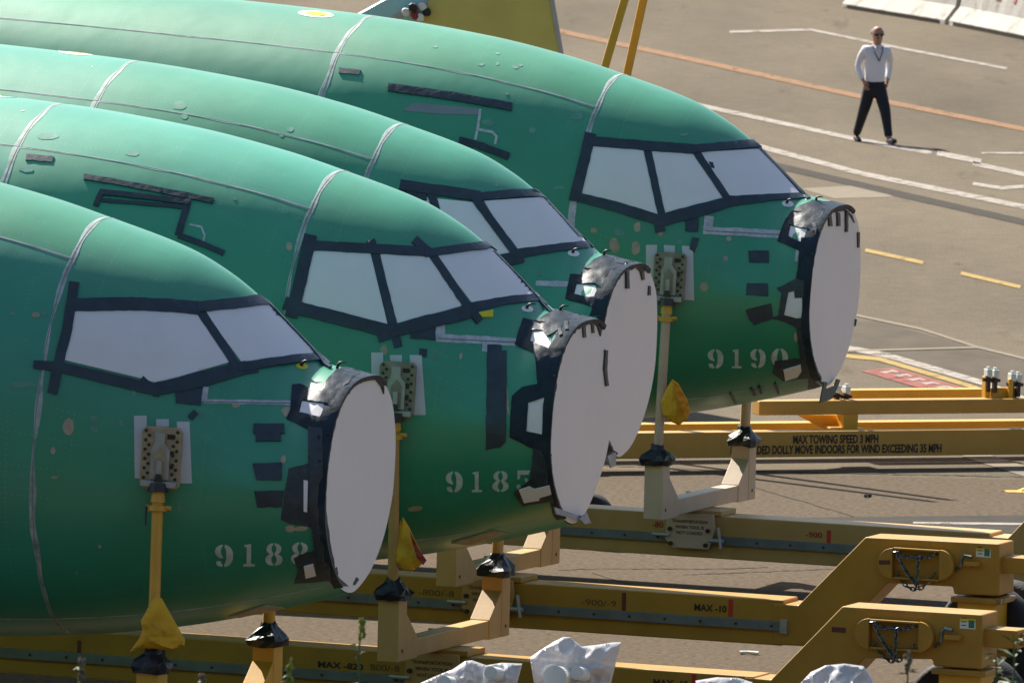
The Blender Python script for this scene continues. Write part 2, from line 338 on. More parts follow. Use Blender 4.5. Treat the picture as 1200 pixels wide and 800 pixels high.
NT = [(-24, 2.0), (-2.3, 2.0), (-1.3, 1.88), (-.8, 1.6), (-.45, 1.42), (-.17, 1.75), (0, 2.2), (XB, 2.6)]
NB = [(-24, 2.05), (-2.07, 2.05), (-1, 1.95), (XB, 1.72)]
def hull_pt(x, t):                           # t: 0 crown .. pi keel on the near (starboard) side, negative on the far side
    zt, zb, hw, zw, n = interp(ZT, x), interp(ZB, x), interp(HW, x), interp(ZW, x), interp(NT, x)
    c, s = math.cos(t), math.sin(t); nn = n if c > 0 else interp(NB, x)
    y = -math.copysign(hw * abs(s) ** (2 / nn), s)
    z = zw + ((zt - zw) if c > 0 else (zw - zb)) * math.copysign(abs(c) ** (2 / nn), c)
    return Vector((x, y, z))
def hull_n(x, t):
    a = hull_pt(x + .01, t) - hull_pt(x - .01, t); b = hull_pt(x, t + .01) - hull_pt(x, t - .01); nn = a.cross(b).normalized()
    c = hull_pt(x, t) - Vector((x, 0, interp(ZW, x)))
    return nn if nn.dot(c) > 0 else -nn
T_LAP = rad(33); T_KEEL = rad(152)
def frange(a, b, st):
    n = max(1, int(round(abs(b - a) / st))); return [a + (b - a) * i / n for i in range(n + 1)]
def panel(name, x0, x1, t0, t1, xs=.06, ts=.05):
    X_ = []
    bl = [x0] + [b for b in (-6, -2.07, -.68, -.17) if x0 < b < x1] + [x1]
    for a, b in zip(bl, bl[1:]): X_ += frange(a, b, xs if a > -6.1 else .6)[:-1]
    X_.append(x1); T_ = frange(t0, t1, ts)
    vs = [hull_pt(x, t) for x in X_ for t in T_]; nT = len(T_)
    fs = [(i * nT + j, (i + 1) * nT + j, (i + 1) * nT + j + 1, i * nT + j + 1) for i in range(len(X_) - 1) for j in range(nT - 1)]
    me = bpy.data.meshes.new(name); me.from_pydata(vs, [], fs); me.update()
    me.polygons.foreach_set('use_smooth', [True] * len(fs))
    uv = me.uv_layers.new(name='UVMap')
    for lp in me.loops:
        i, j = divmod(lp.vertex_index, nT); uv.data[lp.index].uv = (X_[i], T_[j] * 1.8)
    # make the normals point outwards
    p = me.polygons[len(fs) // 2]
    c = p.center - Vector((p.center.x, 0, interp(ZW, p.center.x)))
    if p.normal.dot(c) < 0: me.flip_normals()
    me.materials.append(M['hull'])
    return me
PI = math.pi; G0 = .004
XS = (-2.07, -4.63)
panels = [('nose_shell', panel('nose_shell', -2.07, XB, -PI, PI)),
          ('crown_panel', panel('crown_panel', -4.63, -2.07, -T_LAP, T_LAP)), ('crown_panel', panel('crown_panel', -24, -4.63, -T_LAP, T_LAP))]
for sg in (1, -1):
    for a, b in ((-4.63, -2.07), (-24, -4.63)):
        panels.append(('side_panel', panel('side_panel', a, b, sg * T_LAP, sg * T_KEEL)))
panels += [('keel_panel', panel('keel_panel', -4.63, -2.07, T_KEEL, 2 * PI - T_KEEL)), ('keel_panel', panel('keel_panel', -24, -4.63, T_KEEL, 2 * PI - T_KEEL))]
def surf_strip(name, path, wd, lift, jit=0., seed=0):
    """thin raised strip following (x, t) points on the hull"""
    vs = []; fs = []; n = len(path)
    for i, (x, t) in enumerate(path):
        p = hull_pt(x, t); nr = hull_n(x, t); q = hull_pt(*path[min(i + 1, n - 1)]) - hull_pt(*path[max(i - 1, 0)]); sd = nr.cross(q).normalized()
        w0 = wd * .5 * (1 + jit * noise.noise(Vector((p.x * 3 + seed, p.y * 3, p.z * 3)))); w1 = wd * .5 * (1 + jit * noise.noise(Vector((p.x * 3, p.y * 3 + 9, p.z * 3 + seed))))
        vs += [p - sd * w0 - nr * .004, p - sd * w0 * .85 + nr * lift, p + sd * w1 * .85 + nr * lift, p + sd * w1 - nr * .004]
    for i in range(n - 1):
        for k in range(3): fs.append((4 * i + k, 4 * i + 4 + k, 4 * i + 5 + k, 4 * i + 1 + k))
    me = bpy.data.meshes.new(name); me.from_pydata(vs, [], fs); me.update()
    return me
tl = frange(-PI * .99, PI * .99, .04)
seam_meshes = []
for x in XS:
    seam_meshes.append(('seam_band', surf_strip('seam_band', [(x, t) for t in tl], .050, .002, 1.3, x), M['seam']))
    seam_meshes.append(('seam_gap', surf_strip('seam_gap', [(x, t) for t in tl], .005, .0035), M['gap']))
for sg in (1, -1):
    for a, b in ((-4.63, -2.07), (-24, -4.63)):
        xx = frange(a, b, .08 if b > -4 else .25)
        seam_meshes.append(('lap_seam', surf_strip('lap_seam', [(x, sg * T_LAP) for x in xx], .022, .0015, 1.3, a), M['seam']))
        seam_meshes.append(('seam_gap', surf_strip('seam_gap', [(x, sg * T_LAP) for x in xx], .003, .003), M['gap']))
    seam_meshes.append(('lap_seam', surf_strip('lap_seam', [(x, sg * T_KEEL) for x in frange(-9, XB - .1, .1)], .012, .003, .6), M['seam']))
# bulkhead cover
def cover_mesh(seed):
    rnd = random.Random(seed); vs = []; N = 72; ring = []
    for k in range(N):
        t = -PI + 2 * PI * k / N; p = hull_pt(XB, t); c = Vector((XB, 0, -.40))
        f = 1.0 + .012 * noise.noise(Vector((math.cos(t) * 3 + seed, math.sin(t) * 3, seed)))
        ring.append(c + (p - c) * f * .996)
    v2, f2, lp = ngon_mesh2d([(p.y, p.z) for p in ring], .09)
    top = [Vector((XB + .012 + .008 * noise.noise(Vector((v.x * 1.6, v.y * 1.6, seed))), v.x, v.y)) for v in v2]
    n = len(top); vs = top + [Vector((XB - .02, p.y * .985, (p.z + .4) * .985 - .4)) for p in [top[i] for i in lp]]
    fs = [tuple(f) for f in f2] + [(lp[i], lp[(i + 1) % len(lp)], n + (i + 1) % len(lp), n + i) for i in range(len(lp))]
    return vs, fs
class Fus:
    def __init__(s, i, px, depth, label):
        P = at_depth(*px, depth); s.O = P + FX * 2.07 - FY * .12 - FZ * 1.55; s.i = i
        s.mw = Matrix(((FX.x, FY.x, FZ.x, s.O.x), (FX.y, FY.y, FZ.y, s.O.y), (FX.z, FY.z, FZ.z, s.O.z), (0, 0, 0, 1))); s.inv = s.mw.inverted()
        s.root = empty('aircraft_fuselage', mat=s.mw, label=label, cat='fuselage', group='green unpainted fuselages in a row')
        V = []; Fc = []
        for nm, me in panels:
            link(nm, me, s.root); n = len(V); V += [v.co.copy() for v in me.vertices]; Fc += [tuple(q + n for q in p.vertices) for p in me.polygons]
        for nm, me, m in seam_meshes:
            if not me.materials: me.materials.append(m)
            link(nm, me, s.root)
        cv, cf = cover_mesh(i * 3.7); s.cover = mk('bulkhead_cover', cv, cf, M['cover'], s.root, smooth=False)
        n = len(V); V += [Vector(v) for v in cv]; Fc += [tuple(q + n for q in f) for f in cf]
        s.bvh = BVHTree.FromPolygons(V, Fc); s.k = 0; s.cl = s.inv @ CAM; s.last = Vector((0, 0, 0))
    def hit(s, x, y):
        d = (s.inv.to_3x3() @ ray(x, y)).normalized(); loc, nr, ix, di = s.bvh.ray_cast(s.cl, d)
        if loc is None:
            q = s.last.copy()
            for _ in range(8):
                q = s.cl + d * ((q - s.cl).dot(d)); loc, nr, ix, di = s.bvh.find_nearest(q); q = loc
        else: s.last = loc
        if nr.dot(d) > 0: nr = -nr
        return loc, nr
    def decal(s, name, poly, m, lift=None, step=9, wr=0., jit=0., parent=None, label=None, smooth=False):
        s.k += 1
        lift = (.006 + .0011 * (s.k % 9)) if lift is None else lift
        if jit:
            q = []
            for i in range(len(poly)):
                a = Vector(poly[i]); c = Vector(poly[(i + 1) % len(poly)]); k = max(1, int((c - a).length / 7))
                for j in range(k): b = a.lerp(c, j / k); q.append((b.x + random.uniform(-jit, jit), b.y + random.uniform(-jit, jit)))
            poly = q
        v2, fs, lp = ngon_mesh2d(poly, step)
        top = []; bot = []
        for v in v2:
            loc, nr = s.hit(v.x, v.y); e = lift
            if wr:
                e += wr * abs(noise.noise(loc * 9 + Vector((s.i * 5, 0, 0)))) + wr * .6 * abs(noise.noise(loc * 23))
            top.append(loc + nr * e); bot.append(loc - nr * .003)
        n = len(top); vs = top + [bot[i] for i in lp]
        fs = [tuple(f) for f in fs] + [(lp[i], lp[(i + 1) % len(lp)], n + (i + 1) % len(lp), n + i) for i in range(len(lp))]
        o = mk(name, vs, fs, m, parent or s.root, smooth=smooth, label=label)
        if smooth: o.data.set_sharp_from_angle(angle=rad(48))
        return o
    def tape(s, pts, wd, m=None, **kw):
        s.k += 1; return s.decal('masking_tape', strip(pts, wd), m or M['tape'], jit=kw.pop('jit', .35), step=5, lift=.012 + .0012 * (s.k % 9), smooth=True, wr=.002, **kw)
    def probe(s, x, y, sc=1.0, patch=None):
        loc, nr = s.hit(x, y)
        if patch: s.decal('probe_pad', ellipse(x + 1, y + 1, 7 * sc, 3.5 * sc, .15), patch, lift=.004, step=3)
        fwd = Vector((1, 0, 0)); b = MB(); b.tube([loc - nr * .02, loc + nr * .035, loc + nr * .052 + fwd * .012, loc + nr * .056 + fwd * .065], [.016, .012, .009, .003], 8); b.build('pitot_probe', M['darkmetal'], s.root, smooth=True)

FUS = {}
for i, px, dp, lb in ((1, (130, 258), 97.5, 'nearest green fuselage, numbered 9188, cut off by the left edge'),
                      (2, (405, 203), 103.5, 'green fuselage numbered 9185 with one tall dark tape patch'),
                      (3, (475, 148), 109.9, 'green fuselage wedged between two others, its number hidden'),
                      (4, (733, 90), 117.6, 'farthest green fuselage, numbered 9190, against the open apron')):
    FUS[i] = Fus(i, px, dp, lb)
A, B, C, D = FUS[1], FUS[2], FUS[3], FUS[4]
# ---- window covers
def win(f, *polys):
    for p in polys: f.decal('window_cover', p, M['paper'], lift=.009, step=4.5, smooth=True)
win(A, [(86, 365), (160, 364), (234, 367), (270, 424), (184, 449), (164, 443), (72, 421)], [(238, 365), (322, 356), (379, 412), (284, 426)])
win(B, [(366, 293), (434, 297), (454, 380), (352, 356)], [(442, 298), (502, 300), (542, 358), (466, 382)], [(507, 297), (585, 291), (633, 346), (555, 358)])
win(C, [(500, 232), (558, 238), (600, 296), (560, 302), (520, 292)], [(567, 236), (645, 231), (687, 285), (600, 294)])
win(D, [(695, 171), (756, 175), (772, 251), (740, 248), (716, 239), (679, 228)], [(762, 177), (813, 179), (850, 233), (780, 252)], [(818, 179), (890, 175), (939, 229), (854, 232)])
# ---- window tapes
for f, L in ((A, [([(87, 331), (79, 385), (70, 420), (61, 461)], 12), ([(86, 358), (160, 357), (200, 359), (234, 362)], 15), ([(230, 361), (280, 356), (323, 350)], 12), ([(232, 362), (255, 396), (281, 436)], 10),
                  ([(39, 427), (70, 430), (120, 442), (187, 458)], [9, 12, 13, 13]), ([(178, 457), (235, 445), (288, 431)], [15, 18, 15]), ([(278, 431), (340, 422), (388, 417)], [11, 9, 8]), ([(320, 350), (352, 383), (389, 420)], 8), ([(165, 444), (188, 462)], 8), ([(270, 438), (302, 434)], 5)]),
             (B, [([(364, 276), (352, 330), (341, 372)], 15), ([(368, 289), (430, 292), (502, 296)], 11), ([(497, 298), (540, 292), (584, 287)], 9), ([(434, 282), (440, 300), (461, 383), (467, 407)], 10), ([(485, 281), (506, 299), (546, 358), (562, 377)], 9),
                  ([(333, 355), (356, 363), (400, 374), (462, 390)], 15), ([(456, 389), (500, 378), (550, 366)], [14, 16, 15]), ([(545, 362), (595, 352), (647, 347)], [12, 9, 8]), ([(583, 288), (615, 320), (648, 352)], 8), ([(443, 397), (462, 391)], 9)]),
             (C, [([(468, 217), (515, 224), (562, 231)], 12), ([(556, 232), (600, 228), (645, 226)], 9), ([(554, 231), (580, 266), (608, 304)], 9), ([(598, 299), (650, 291), (695, 286)], [12, 9, 8]), ([(644, 226), (668, 256), (697, 288)], 8)]),
             (D, [([(692, 157), (683, 195), (673, 235)], 13), ([(690, 166), (760, 172), (814, 176)], 11), ([(808, 176), (850, 172), (891, 169)], 9), ([(758, 174), (777, 260)], 9), ([(814, 177), (853, 235)], 8),
                  ([(668, 229), (720, 242), (772, 258)], [10, 12, 12]), ([(768, 260), (812, 249), (858, 236)], [14, 15, 12]), ([(850, 237), (900, 232), (948, 229)], [13, 8, 6]), ([(890, 171), (918, 199), (948, 231)], 8), ([(770, 252), (774, 272)], 12)])):
    for pts, wd in L: f.tape(pts, wd)
D.decal('masking_tape', [(830, 190), (835, 191), (837, 198), (833, 197)], M['tape'])
# the wedged fuselage's rear side window, the same shape as on its neighbour
B.decal('window_cover', [(366, 293), (434, 297), (454, 380), (352, 356)], M['paper'], lift=.009, step=4.5, smooth=True, parent=C.root)
for pts, wd in (([(364, 276), (352, 330), (341, 372)], 15), ([(368, 289), (430, 292)], 11), ([(434, 282), (440, 300), (461, 383), (467, 407)], 10), ([(333, 355), (356, 363), (400, 374), (462, 390)], 15), ([(456, 389), (500, 378), (550, 366)], [14, 16, 15])): B.tape(pts, wd, parent=C.root)
# ---- dark patches
for f, L in ((A, [[(206, 459), (237, 454), (235, 475), (206, 472)], [(220, 488), (227, 480), (232, 485), (225, 493)], [(297, 497), (333, 497), (333, 508), (329, 508), (329, 517), (300, 517), (300, 508), (297, 507)], [(296, 543), (331, 542), (330, 562), (300, 562)], [(298, 575), (333, 574), (330, 594), (302, 594)]]),
             (B, [[(482, 380), (510, 383), (510, 399), (481, 396)], [(492, 408), (501, 409), (500, 419), (491, 417)], [(571, 404), (588, 404), (588, 411), (594, 411), (593, 517), (587, 524), (569, 527)], [(31, 181), (63, 184), (61, 190), (30, 188)]]),
             (D, [[(803, 259), (819, 256), (818, 272), (803, 271)], [(811, 278), (819, 280), (814, 296), (808, 292)], [(877, 294), (901, 294), (901, 308), (878, 308)], [(875, 332), (900, 332), (900, 347), (874, 346)], [(873, 363), (904, 355), (906, 373), (884, 381), (877, 373)], [(398, 80), (423, 83), (421, 88), (397, 86)]])):
    for p in L: f.decal('tape_patch', p, M['tape'], jit=.5)
# ---- doors outlined by tape
for pts, wd in (([(98, 208), (130, 213), (250, 236)], 6), ([(112, 242), (119, 225)], 6), ([(117, 226), (165, 231), (223, 238)], 6), ([(119, 235), (165, 239), (214, 243)], 4), ([(220, 236), (209, 276)], 8), ([(209, 276), (236, 286), (262, 297)], 6)): B.tape(pts, wd)
for pts, wd in (([(455, 103), (520, 112), (600, 126)], 9), ([(538, 165), (565, 172), (596, 184)], 8)): D.tape(pts, wd)
D.decal('primer_patch', [(472, 130), (484, 121), (560, 127), (563, 135), (520, 134)], M['greytape'], lift=.004)
for pts, wd in (([(563, 128), (560, 150), (557, 164)], 3), ([(561, 152), (577, 155), (582, 160), (580, 169)], 3)): D.decal('sealant_bead', strip(pts, wd), M['sealant'], lift=.004, step=4)
for pts in ([(222, 263), (236, 266), (240, 276), (238, 283)],): B.decal('sealant_bead', strip(pts, 2.4), M['sealant'], lift=.004, step=4)
# ---- sealed joints below the windows
for f, L in ((A, [([(241, 453), (239, 470)], 7), ([(238, 470), (290, 471), (342, 472)], 5)]), (B, [([(516, 379), (515, 398)], 11), ([(511, 396), (560, 398), (606, 401)], 9), ([(570, 399), (569, 412)], 8)]),
             (C, [([(628, 332), (668, 333)], 6)]), (D, [([(831, 253), (829, 272)], 11), ([(824, 270), (870, 272), (916, 275)], 9), ([(935, 290), (933, 306)], 3), ([(672, 236), (669, 262)], 8)])):
    for pts, wd in L: f.decal('sealant_joint', strip(pts, wd), M['sealant'], lift=.004, step=6, jit=.5)
for f, pts in ((A, [(240, 471), (342, 472.5)]), (B, [(513, 396.5), (606, 401.5)]), (D, [(827, 270.5), (916, 275.5)])): f.decal('seam_gap', strip(pts, .9), M['gap'], lift=.0065, step=8)
# ---- edge tape round the bulkhead
EDGE = {
 A: ([(342, 451), (352, 450), (364, 457), (376, 457), (380, 450), (390, 438), (400, 431), (414, 430), (430, 434), (442, 438), (448, 448), (449, 462), (446, 452), (436, 441), (420, 444), (404, 453), (393, 465), (389, 481), (384, 474), (370, 471), (357, 469), (353, 471), (351, 483), (373, 488), (380, 497), (386, 511), (384, 520), (378, 512), (378, 542), (361, 543), (362, 504), (350, 497), (336, 491), (340, 480)],
     [[(361, 500), (378, 502), (379, 560), (381, 605), (386, 640), (391, 668), (393, 679), (378, 678), (368, 640), (363, 600)], [(338, 549), (363, 542), (366, 617), (340, 613), (329, 609), (333, 580)], [(344, 653), (366, 645), (387, 640), (393, 677), (374, 681), (345, 683), (349, 668)], [(384, 676), (394, 675), (408, 687), (398, 686)], [(388, 672), (394, 664), (395, 672), (391, 679)], [(413, 684), (417, 676), (419, 679), (415, 685)]],
     [[(354, 470), (384, 474), (389, 482), (381, 497), (373, 488), (351, 483)], [(356, 562), (361, 563), (360, 599), (356, 598)], [(356, 662), (367, 659), (370, 672), (358, 675)]], []),
 B: ([(612, 374), (627, 377), (640, 369), (650, 363), (670, 360), (692, 367), (705, 384), (703, 394), (699, 382), (690, 372), (670, 376), (656, 386), (642, 395), (636, 388), (624, 388), (621, 400), (645, 410), (654, 430), (651, 437), (645, 424), (645, 449), (651, 445), (651, 454), (648, 462), (619, 472), (617, 505), (640, 510), (645, 534), (626, 526), (597, 512), (600, 464), (612, 454), (630, 450), (627, 414), (603, 404)],
     [[(625, 524), (642, 524), (645, 567), (649, 588), (642, 586), (612, 592), (602, 577), (622, 560)]],
     [[(624, 388), (636, 388), (646, 397), (645, 410), (621, 400)], [(619, 472), (646, 462), (642, 510), (617, 505)], [(608, 572), (620, 568), (626, 571), (644, 567), (646, 577), (632, 581), (632, 584), (614, 587)]],
     [([(663, 378), (664, 388)], 4), ([(683, 371), (684, 395)], 3.2), ([(693, 371), (694, 390)], 2.6), ([(709, 410), (708, 432), (710, 452)], 3), ([(655, 386), (657, 394)], 4)]),
 C: ([(668, 322), (680, 322), (696, 305), (712, 297), (730, 297), (742, 305), (754, 315), (752, 328), (749, 318), (740, 309), (732, 309), (716, 318), (707, 328), (705, 339), (698, 333), (676, 333), (673, 345), (690, 349), (698, 348), (699, 362), (690, 358), (662, 350)],
     [[(703, 515), (716, 526), (722, 530), (721, 545), (707, 530)]], [[(676, 333), (698, 335), (700, 348), (690, 349), (673, 345)]], [([(733.5, 310), (733.5, 338)], 3.2), ([(752, 318), (753, 328)], 3), ([(760, 335), (760, 346)], 2)]),
 D: ([(914, 272), (920, 258), (926, 250), (938, 242), (952, 236), (976, 238), (988, 244), (998, 252), (1001, 261), (994, 250), (988, 247), (968, 250), (957, 260), (957, 276), (951, 270), (926, 264), (924, 277), (938, 284), (939, 279), (947, 280), (950, 294), (948, 301), (944, 300), (944, 330), (934, 326), (937, 294), (911, 282)],
     [[(934, 318), (944, 318), (949, 316), (947, 326), (943, 340), (943, 349), (931, 349), (931, 341), (924, 342), (919, 369), (934, 373), (942, 372), (948, 382), (947, 390), (943, 390), (945, 420), (948, 437), (962, 457), (955, 465), (946, 455), (947, 442), (917, 445), (906, 437), (908, 422), (938, 420), (933, 384), (920, 377), (903, 373), (912, 369), (916, 343), (910, 338), (933, 327)], [(944, 412), (949, 408), (950, 414), (946, 422)]],
     [[(926, 265), (950, 270), (947, 280), (939, 279), (938, 284), (924, 277)], [(924, 342), (931, 341), (931, 349), (943, 349), (942, 372), (934, 373), (919, 369)], [(918, 432), (938, 426), (939, 433), (934, 440), (920, 444)]],
     [([(971, 251), (972, 265)], 3.4), ([(981, 249), (981.5, 265)], 3), ([(991, 248), (990.5, 272)], 2.4), ([(1005, 272), (1005, 290)], 2), ([(1003, 374), (1002, 382)], 2), ([(953, 262), (958, 275)], 4)]),
}
for f, (brow, more, papers, straps) in EDGE.items():
    for p in papers: f.decal('paper_flap', p, M['paper'], lift=.004, step=10)
    f.decal('edge_tape', brow, M['crumple'], step=4, wr=.014, jit=.4, lift=.008, smooth=True)
    for p in more: f.decal('edge_tape', p, M['tape2'], step=7, wr=.004, jit=.5)
    for p, w_ in straps: f.tape(p, w_, M['tape2'])
def rim_tape(f, t0, t1, wd, seed):
    vs = []; T_ = frange(rad(t0), rad(t1), .035); c = Vector((XB, 0, -.40))
    for t in T_:
        nz = noise.noise(Vector((t * 4, seed, 0))); n2 = noise.noise(Vector((t * 13, seed, 5))); p = hull_pt(XB, t); nr = hull_n(XB - .03, t); q = hull_pt(XB - wd * (1 + .35 * nz), t)
        vs += [q - nr * .004, q + nr * .009, hull_pt(XB - wd * .5, t) + nr * (.011 + .006 * n2), p + nr * (.011 + .004 * n2) + Vector((.012, 0, 0)), p + nr * .006 + Vector((.034, 0, 0)), c + (p - c) * (.965 - .02 * n2) + Vector((.03, 0, 0)), c + (p - c) * (.96 - .02 * n2) + Vector((.01, 0, 0))]
    m_ = 7; fs = [(i*m_+j, (i+1)*m_+j, (i+1)*m_+j+1, i*m_+j+1) for i in range(len(T_)-1) for j in range(m_-1)]
    o = mk('rim_tape', vs, fs, M['crumple'], f.root, smooth=True); o.data.set_sharp_from_angle(angle=rad(48))
for f, sd in ((A, 1), (B, 2), (C, 3), (D, 4)): rim_tape(f, -28, 62, .10, sd); rim_tape(f, 62.5, 156, .042, sd + 7)
# white papers lying on top of dark tape
A.decal('paper_flap', [(356, 662), (367, 659), (370, 672), (358, 675)], M['paper'], lift=.022); A.decal('paper_flap', [(356, 562), (361, 563), (360, 599), (356, 598)], M['paper'], lift=.022)
B.decal('paper_flap', [(608, 572), (620, 568), (626, 571), (644, 567), (646, 577), (632, 581), (632, 584), (614, 587)], M['paper'], lift=.022); D.decal('paper_flap', [(918, 432), (938, 426), (939, 433), (934, 440), (920, 444)], M['paper'], lift=.022)
# ---- hanging loose ends under the covers
def flap(f, poly, m, off=.07):
    pts = []
    for x, y in poly:
        d = (f.inv.to_3x3() @ ray(x, y)).normalized(); t = (XB + off - f.cl.x) / d.x; pts.append(f.cl + d * t)
    b = MB(); b.prism(pts, (-.012, 0, 0)); b.build('loose_flap', m, f.root)
flap(D, [(966, 447), (970, 448), (968, 456), (978, 452), (981, 444), (985, 445), (980, 458), (974, 468), (961, 472)], M['tape2'])
M['bluefilm'] = node_mat('blue_plastic_film', (.30, .36, .45), .3, var=.2, vscale=6, bump=.8, bscale=8)
flap(B, [(650, 594), (662, 598), (674, 602), (690, 606), (693, 613), (684, 612), (668, 606), (652, 602)], M['bluefilm']); flap(B, [(680, 608), (688, 600), (692, 612), (686, 614)], M['bluefilm'], .1)
flap(C, [(712, 534), (722, 530), (722, 545), (716, 548)], M['bluefilm'])
# ---- stencilled numbers
def arc(cx, cy, rx, ry, a0, a1, n=10): return [(cx + rx * math.cos(rad(a0 + (a1 - a0) * i / n)), cy - ry * math.sin(rad(a0 + (a1 - a0) * i / n))) for i in range(n + 1)]
def half(cx, cy, rx, ry, ix, iy, side, g=.05):     # half of a stencil ring, split at top and bottom
    a0, a1 = (84, -84) if side > 0 else (96, 264)
    o_ = arc(cx, cy, rx, ry, a0, a1); i_ = arc(cx, cy, ix, iy, a1 + (10 if side > 0 else -10), a0 - (10 if side > 0 else -10)); return o_ + i_
GLY = {'0': [half(.5, .5, .48, .5, .16, .42, 1), half(.5, .5, .48, .5, .16, .42, -1)],
       '8': [half(.5, .26, .40, .26, .13, .19, 1), half(.5, .26, .40, .26, .13, .19, -1), half(.5, .74, .46, .27, .15, .20, 1), half(.5, .74, .46, .27, .15, .20, -1)],
       '1': [[(.18, .05), (.62, 0), (.62, .9), (.86, .92), (.86, 1), (.12, 1), (.12, .92), (.34, .9), (.34, .14), (.18, .12)]],
       '9': [half(.48, .31, .44, .31, .14, .24, -1), arc(.48, .45, .48, .45, 80, 0) + arc(.48, .55, .48, .45, 0, -84) + [(.52, .93)] + arc(.46, .55, .16, .37, -80, 0) + arc(.46, .40, .16, .32, 0, 72), [(.10, .76), (.30, .74), (.38, .86), (.42, .92), (.42, 1.0), (.2, .95), (.1, .86)]],
       '5': [[(.12, 0), (.9, 0), (.82, .2), (.3, .2), (.28, .4), (.12, .46)], arc(.48, .68, .44, .32, 70, -84) + arc(.48, .68, .16, .25, -70, 60), [(.08, .74), (.28, .72), (.36, .86), (.4, 1), (.18, .96), (.06, .86)]]}
def number(f, spec):
    for ch, x0, x1, y0, y1, cut in spec:
        for part in GLY[ch]:
            p = [(x0 + (x1 - x0) * u, y0 + (y1 - y0) * v) for u, v in part]
            f.decal('stencil_digit', p, M['digit'], lift=.0035, step=5)
number(A, [('9', 251, 274, 637.6, 663.6, 0), ('1', 283, 301, 637, 663, 0), ('8', 310, 332, 636, 662, 0), ('8', 340, 363, 635, 661, 0)])
number(B, [('9', 521.5, 543, 552, 576.5, 0), ('1', 551, 567, 552, 576, 0), ('8', 576, 597, 551.5, 575.5, 0), ('5', 604, 623, 551, 574, 0)])
number(D, [('9', 828.5, 848.5, 409, 431.5, 0), ('1', 856, 871, 409, 431, 0), ('9', 878.5, 898, 408.5, 431, 0), ('0', 903.5, 924, 408, 430, 0)])
# ---- bare primer patches, pads and probes
rp = random.Random(3)
for f, L in ((A, [(80, 500, 7, 10), (110, 491, 5, 5), (110, 503, 5, 4), (142, 496, 3, 4), (27, 451, 17, 4), (42, 369, 5, 3), (52, 367, 3, 3), (15, 367, 3, 3), (237, 486, 4, 5), (157, 461, 3, 4), (64, 559, 4, 2), (210, 594, 2.5, 6), (332, 538, 3, 5), (340, 619, 6, 4), (353, 619, 8, 3), (337, 482, 7, 6), (276, 474, 5, 4), (62, 528, 3, 4), (27, 556, 3, 2), (117, 640, 2, 2), (90, 671, 2, 2)]),
             (B, [(510, 418, 6, 4), (594, 465, 1.6, 22), (487, 596, 9, 3), (31, 198, 9, 4), (56, 160, 12, 4), (155, 180, 8, 3), (339, 289, 4, 5), (540, 417, 2, 4), (450, 410, 4, 6), (265, 216, 2, 2), (275, 233, 2, 2), (337, 249, 2, 2), (350, 258, 3, 2)]),
             (C, [(633, 320, 3, 4), (210, 124, 8, 5), (216, 137, 4, 3), (340, 152, 4, 3), (330, 158, 3, 3), (533, 250, 2, 2), (583, 217, 2, 2)]),
             (D, [(720, 288, 6, 9), (745, 291, 5, 8), (726, 272, 6, 4), (747, 266, 4, 6), (696, 270, 4, 3), (797, 283, 3, 3), (774, 273, 3, 4), (815, 292, 3, 3), (854, 280, 3, 3), (825, 336, 5, 5), (850, 303, 3, 3), (933, 395, 3, 6), (573, 144, 8, 4), (677, 137, 7, 4), (624, 153, 4, 4), (655, 220, 7, 2), (802, 158, 5, 1.5), (583, 75, 2, 2), (564, 76, 4, 1.5), (604, 79, 4, 2), (610, 77, 3, 1.5), (594, 110, 2, 2), (510, 55, 3, 1.5), (583, 63, 3, 1.5)])):
    for x, y, a, b in L:
        m = M['primer'] if (y > 255 and rp.random() < .55) else M['primerlight']
        f.decal('primer_patch', [(px_ + rp.uniform(-.12, .12) * a, py_ + rp.uniform(-.12, .12) * b) for px_, py_ in ellipse(x, y, a, b, rp.uniform(-.2, .2), 12)], m, lift=.0028, step=5)
A.probe(353, 428, 1, M['yellowstick']); A.probe(398, 420); B.probe(617, 361, 1, M['paper']); C.probe(671, 296, 1, M['paper']); D.probe(922, 238, 1, M['paper']); B.probe(660, 350); C.probe(710, 288); D.probe(957, 231)
B.decal('sticker', [(560, 367), (577, 364), (577, 372), (564, 372)], M['yellowstick'], lift=.02)
for f, x, y in ((C, 88, 61), (D, 370, 17), (B, 8, 111)):
    f.decal('antenna_pad', ellipse(x, y, 21, 3.6, .08, 20), M['paper'], lift=.004, step=5); f.decal('antenna_patch', ellipse(x + 1, y - .4, 13, 2.0, .08, 16), M['yellowstick'], lift=.008, step=5)
# keel pads
A.decal('keel_pad', [(268, 721), (310, 708), (332, 711), (292, 723)], M['primer'], lift=.012); B.decal('keel_pad', [(529, 635), (578, 621), (594, 624), (550, 637)], M['primer'], lift=.012); D.decal('keel_pad', [(838, 487), (872, 476), (888, 474), (862, 487)], M['primer'], lift=.012)
D.tape([(855, 460), (862, 472)], 3); D.tape([(908, 448), (912, 460)], 3); D.tape([(880, 454), (884, 462)], 2.5); D.tape([(889, 452), (892, 459)], 2.5)
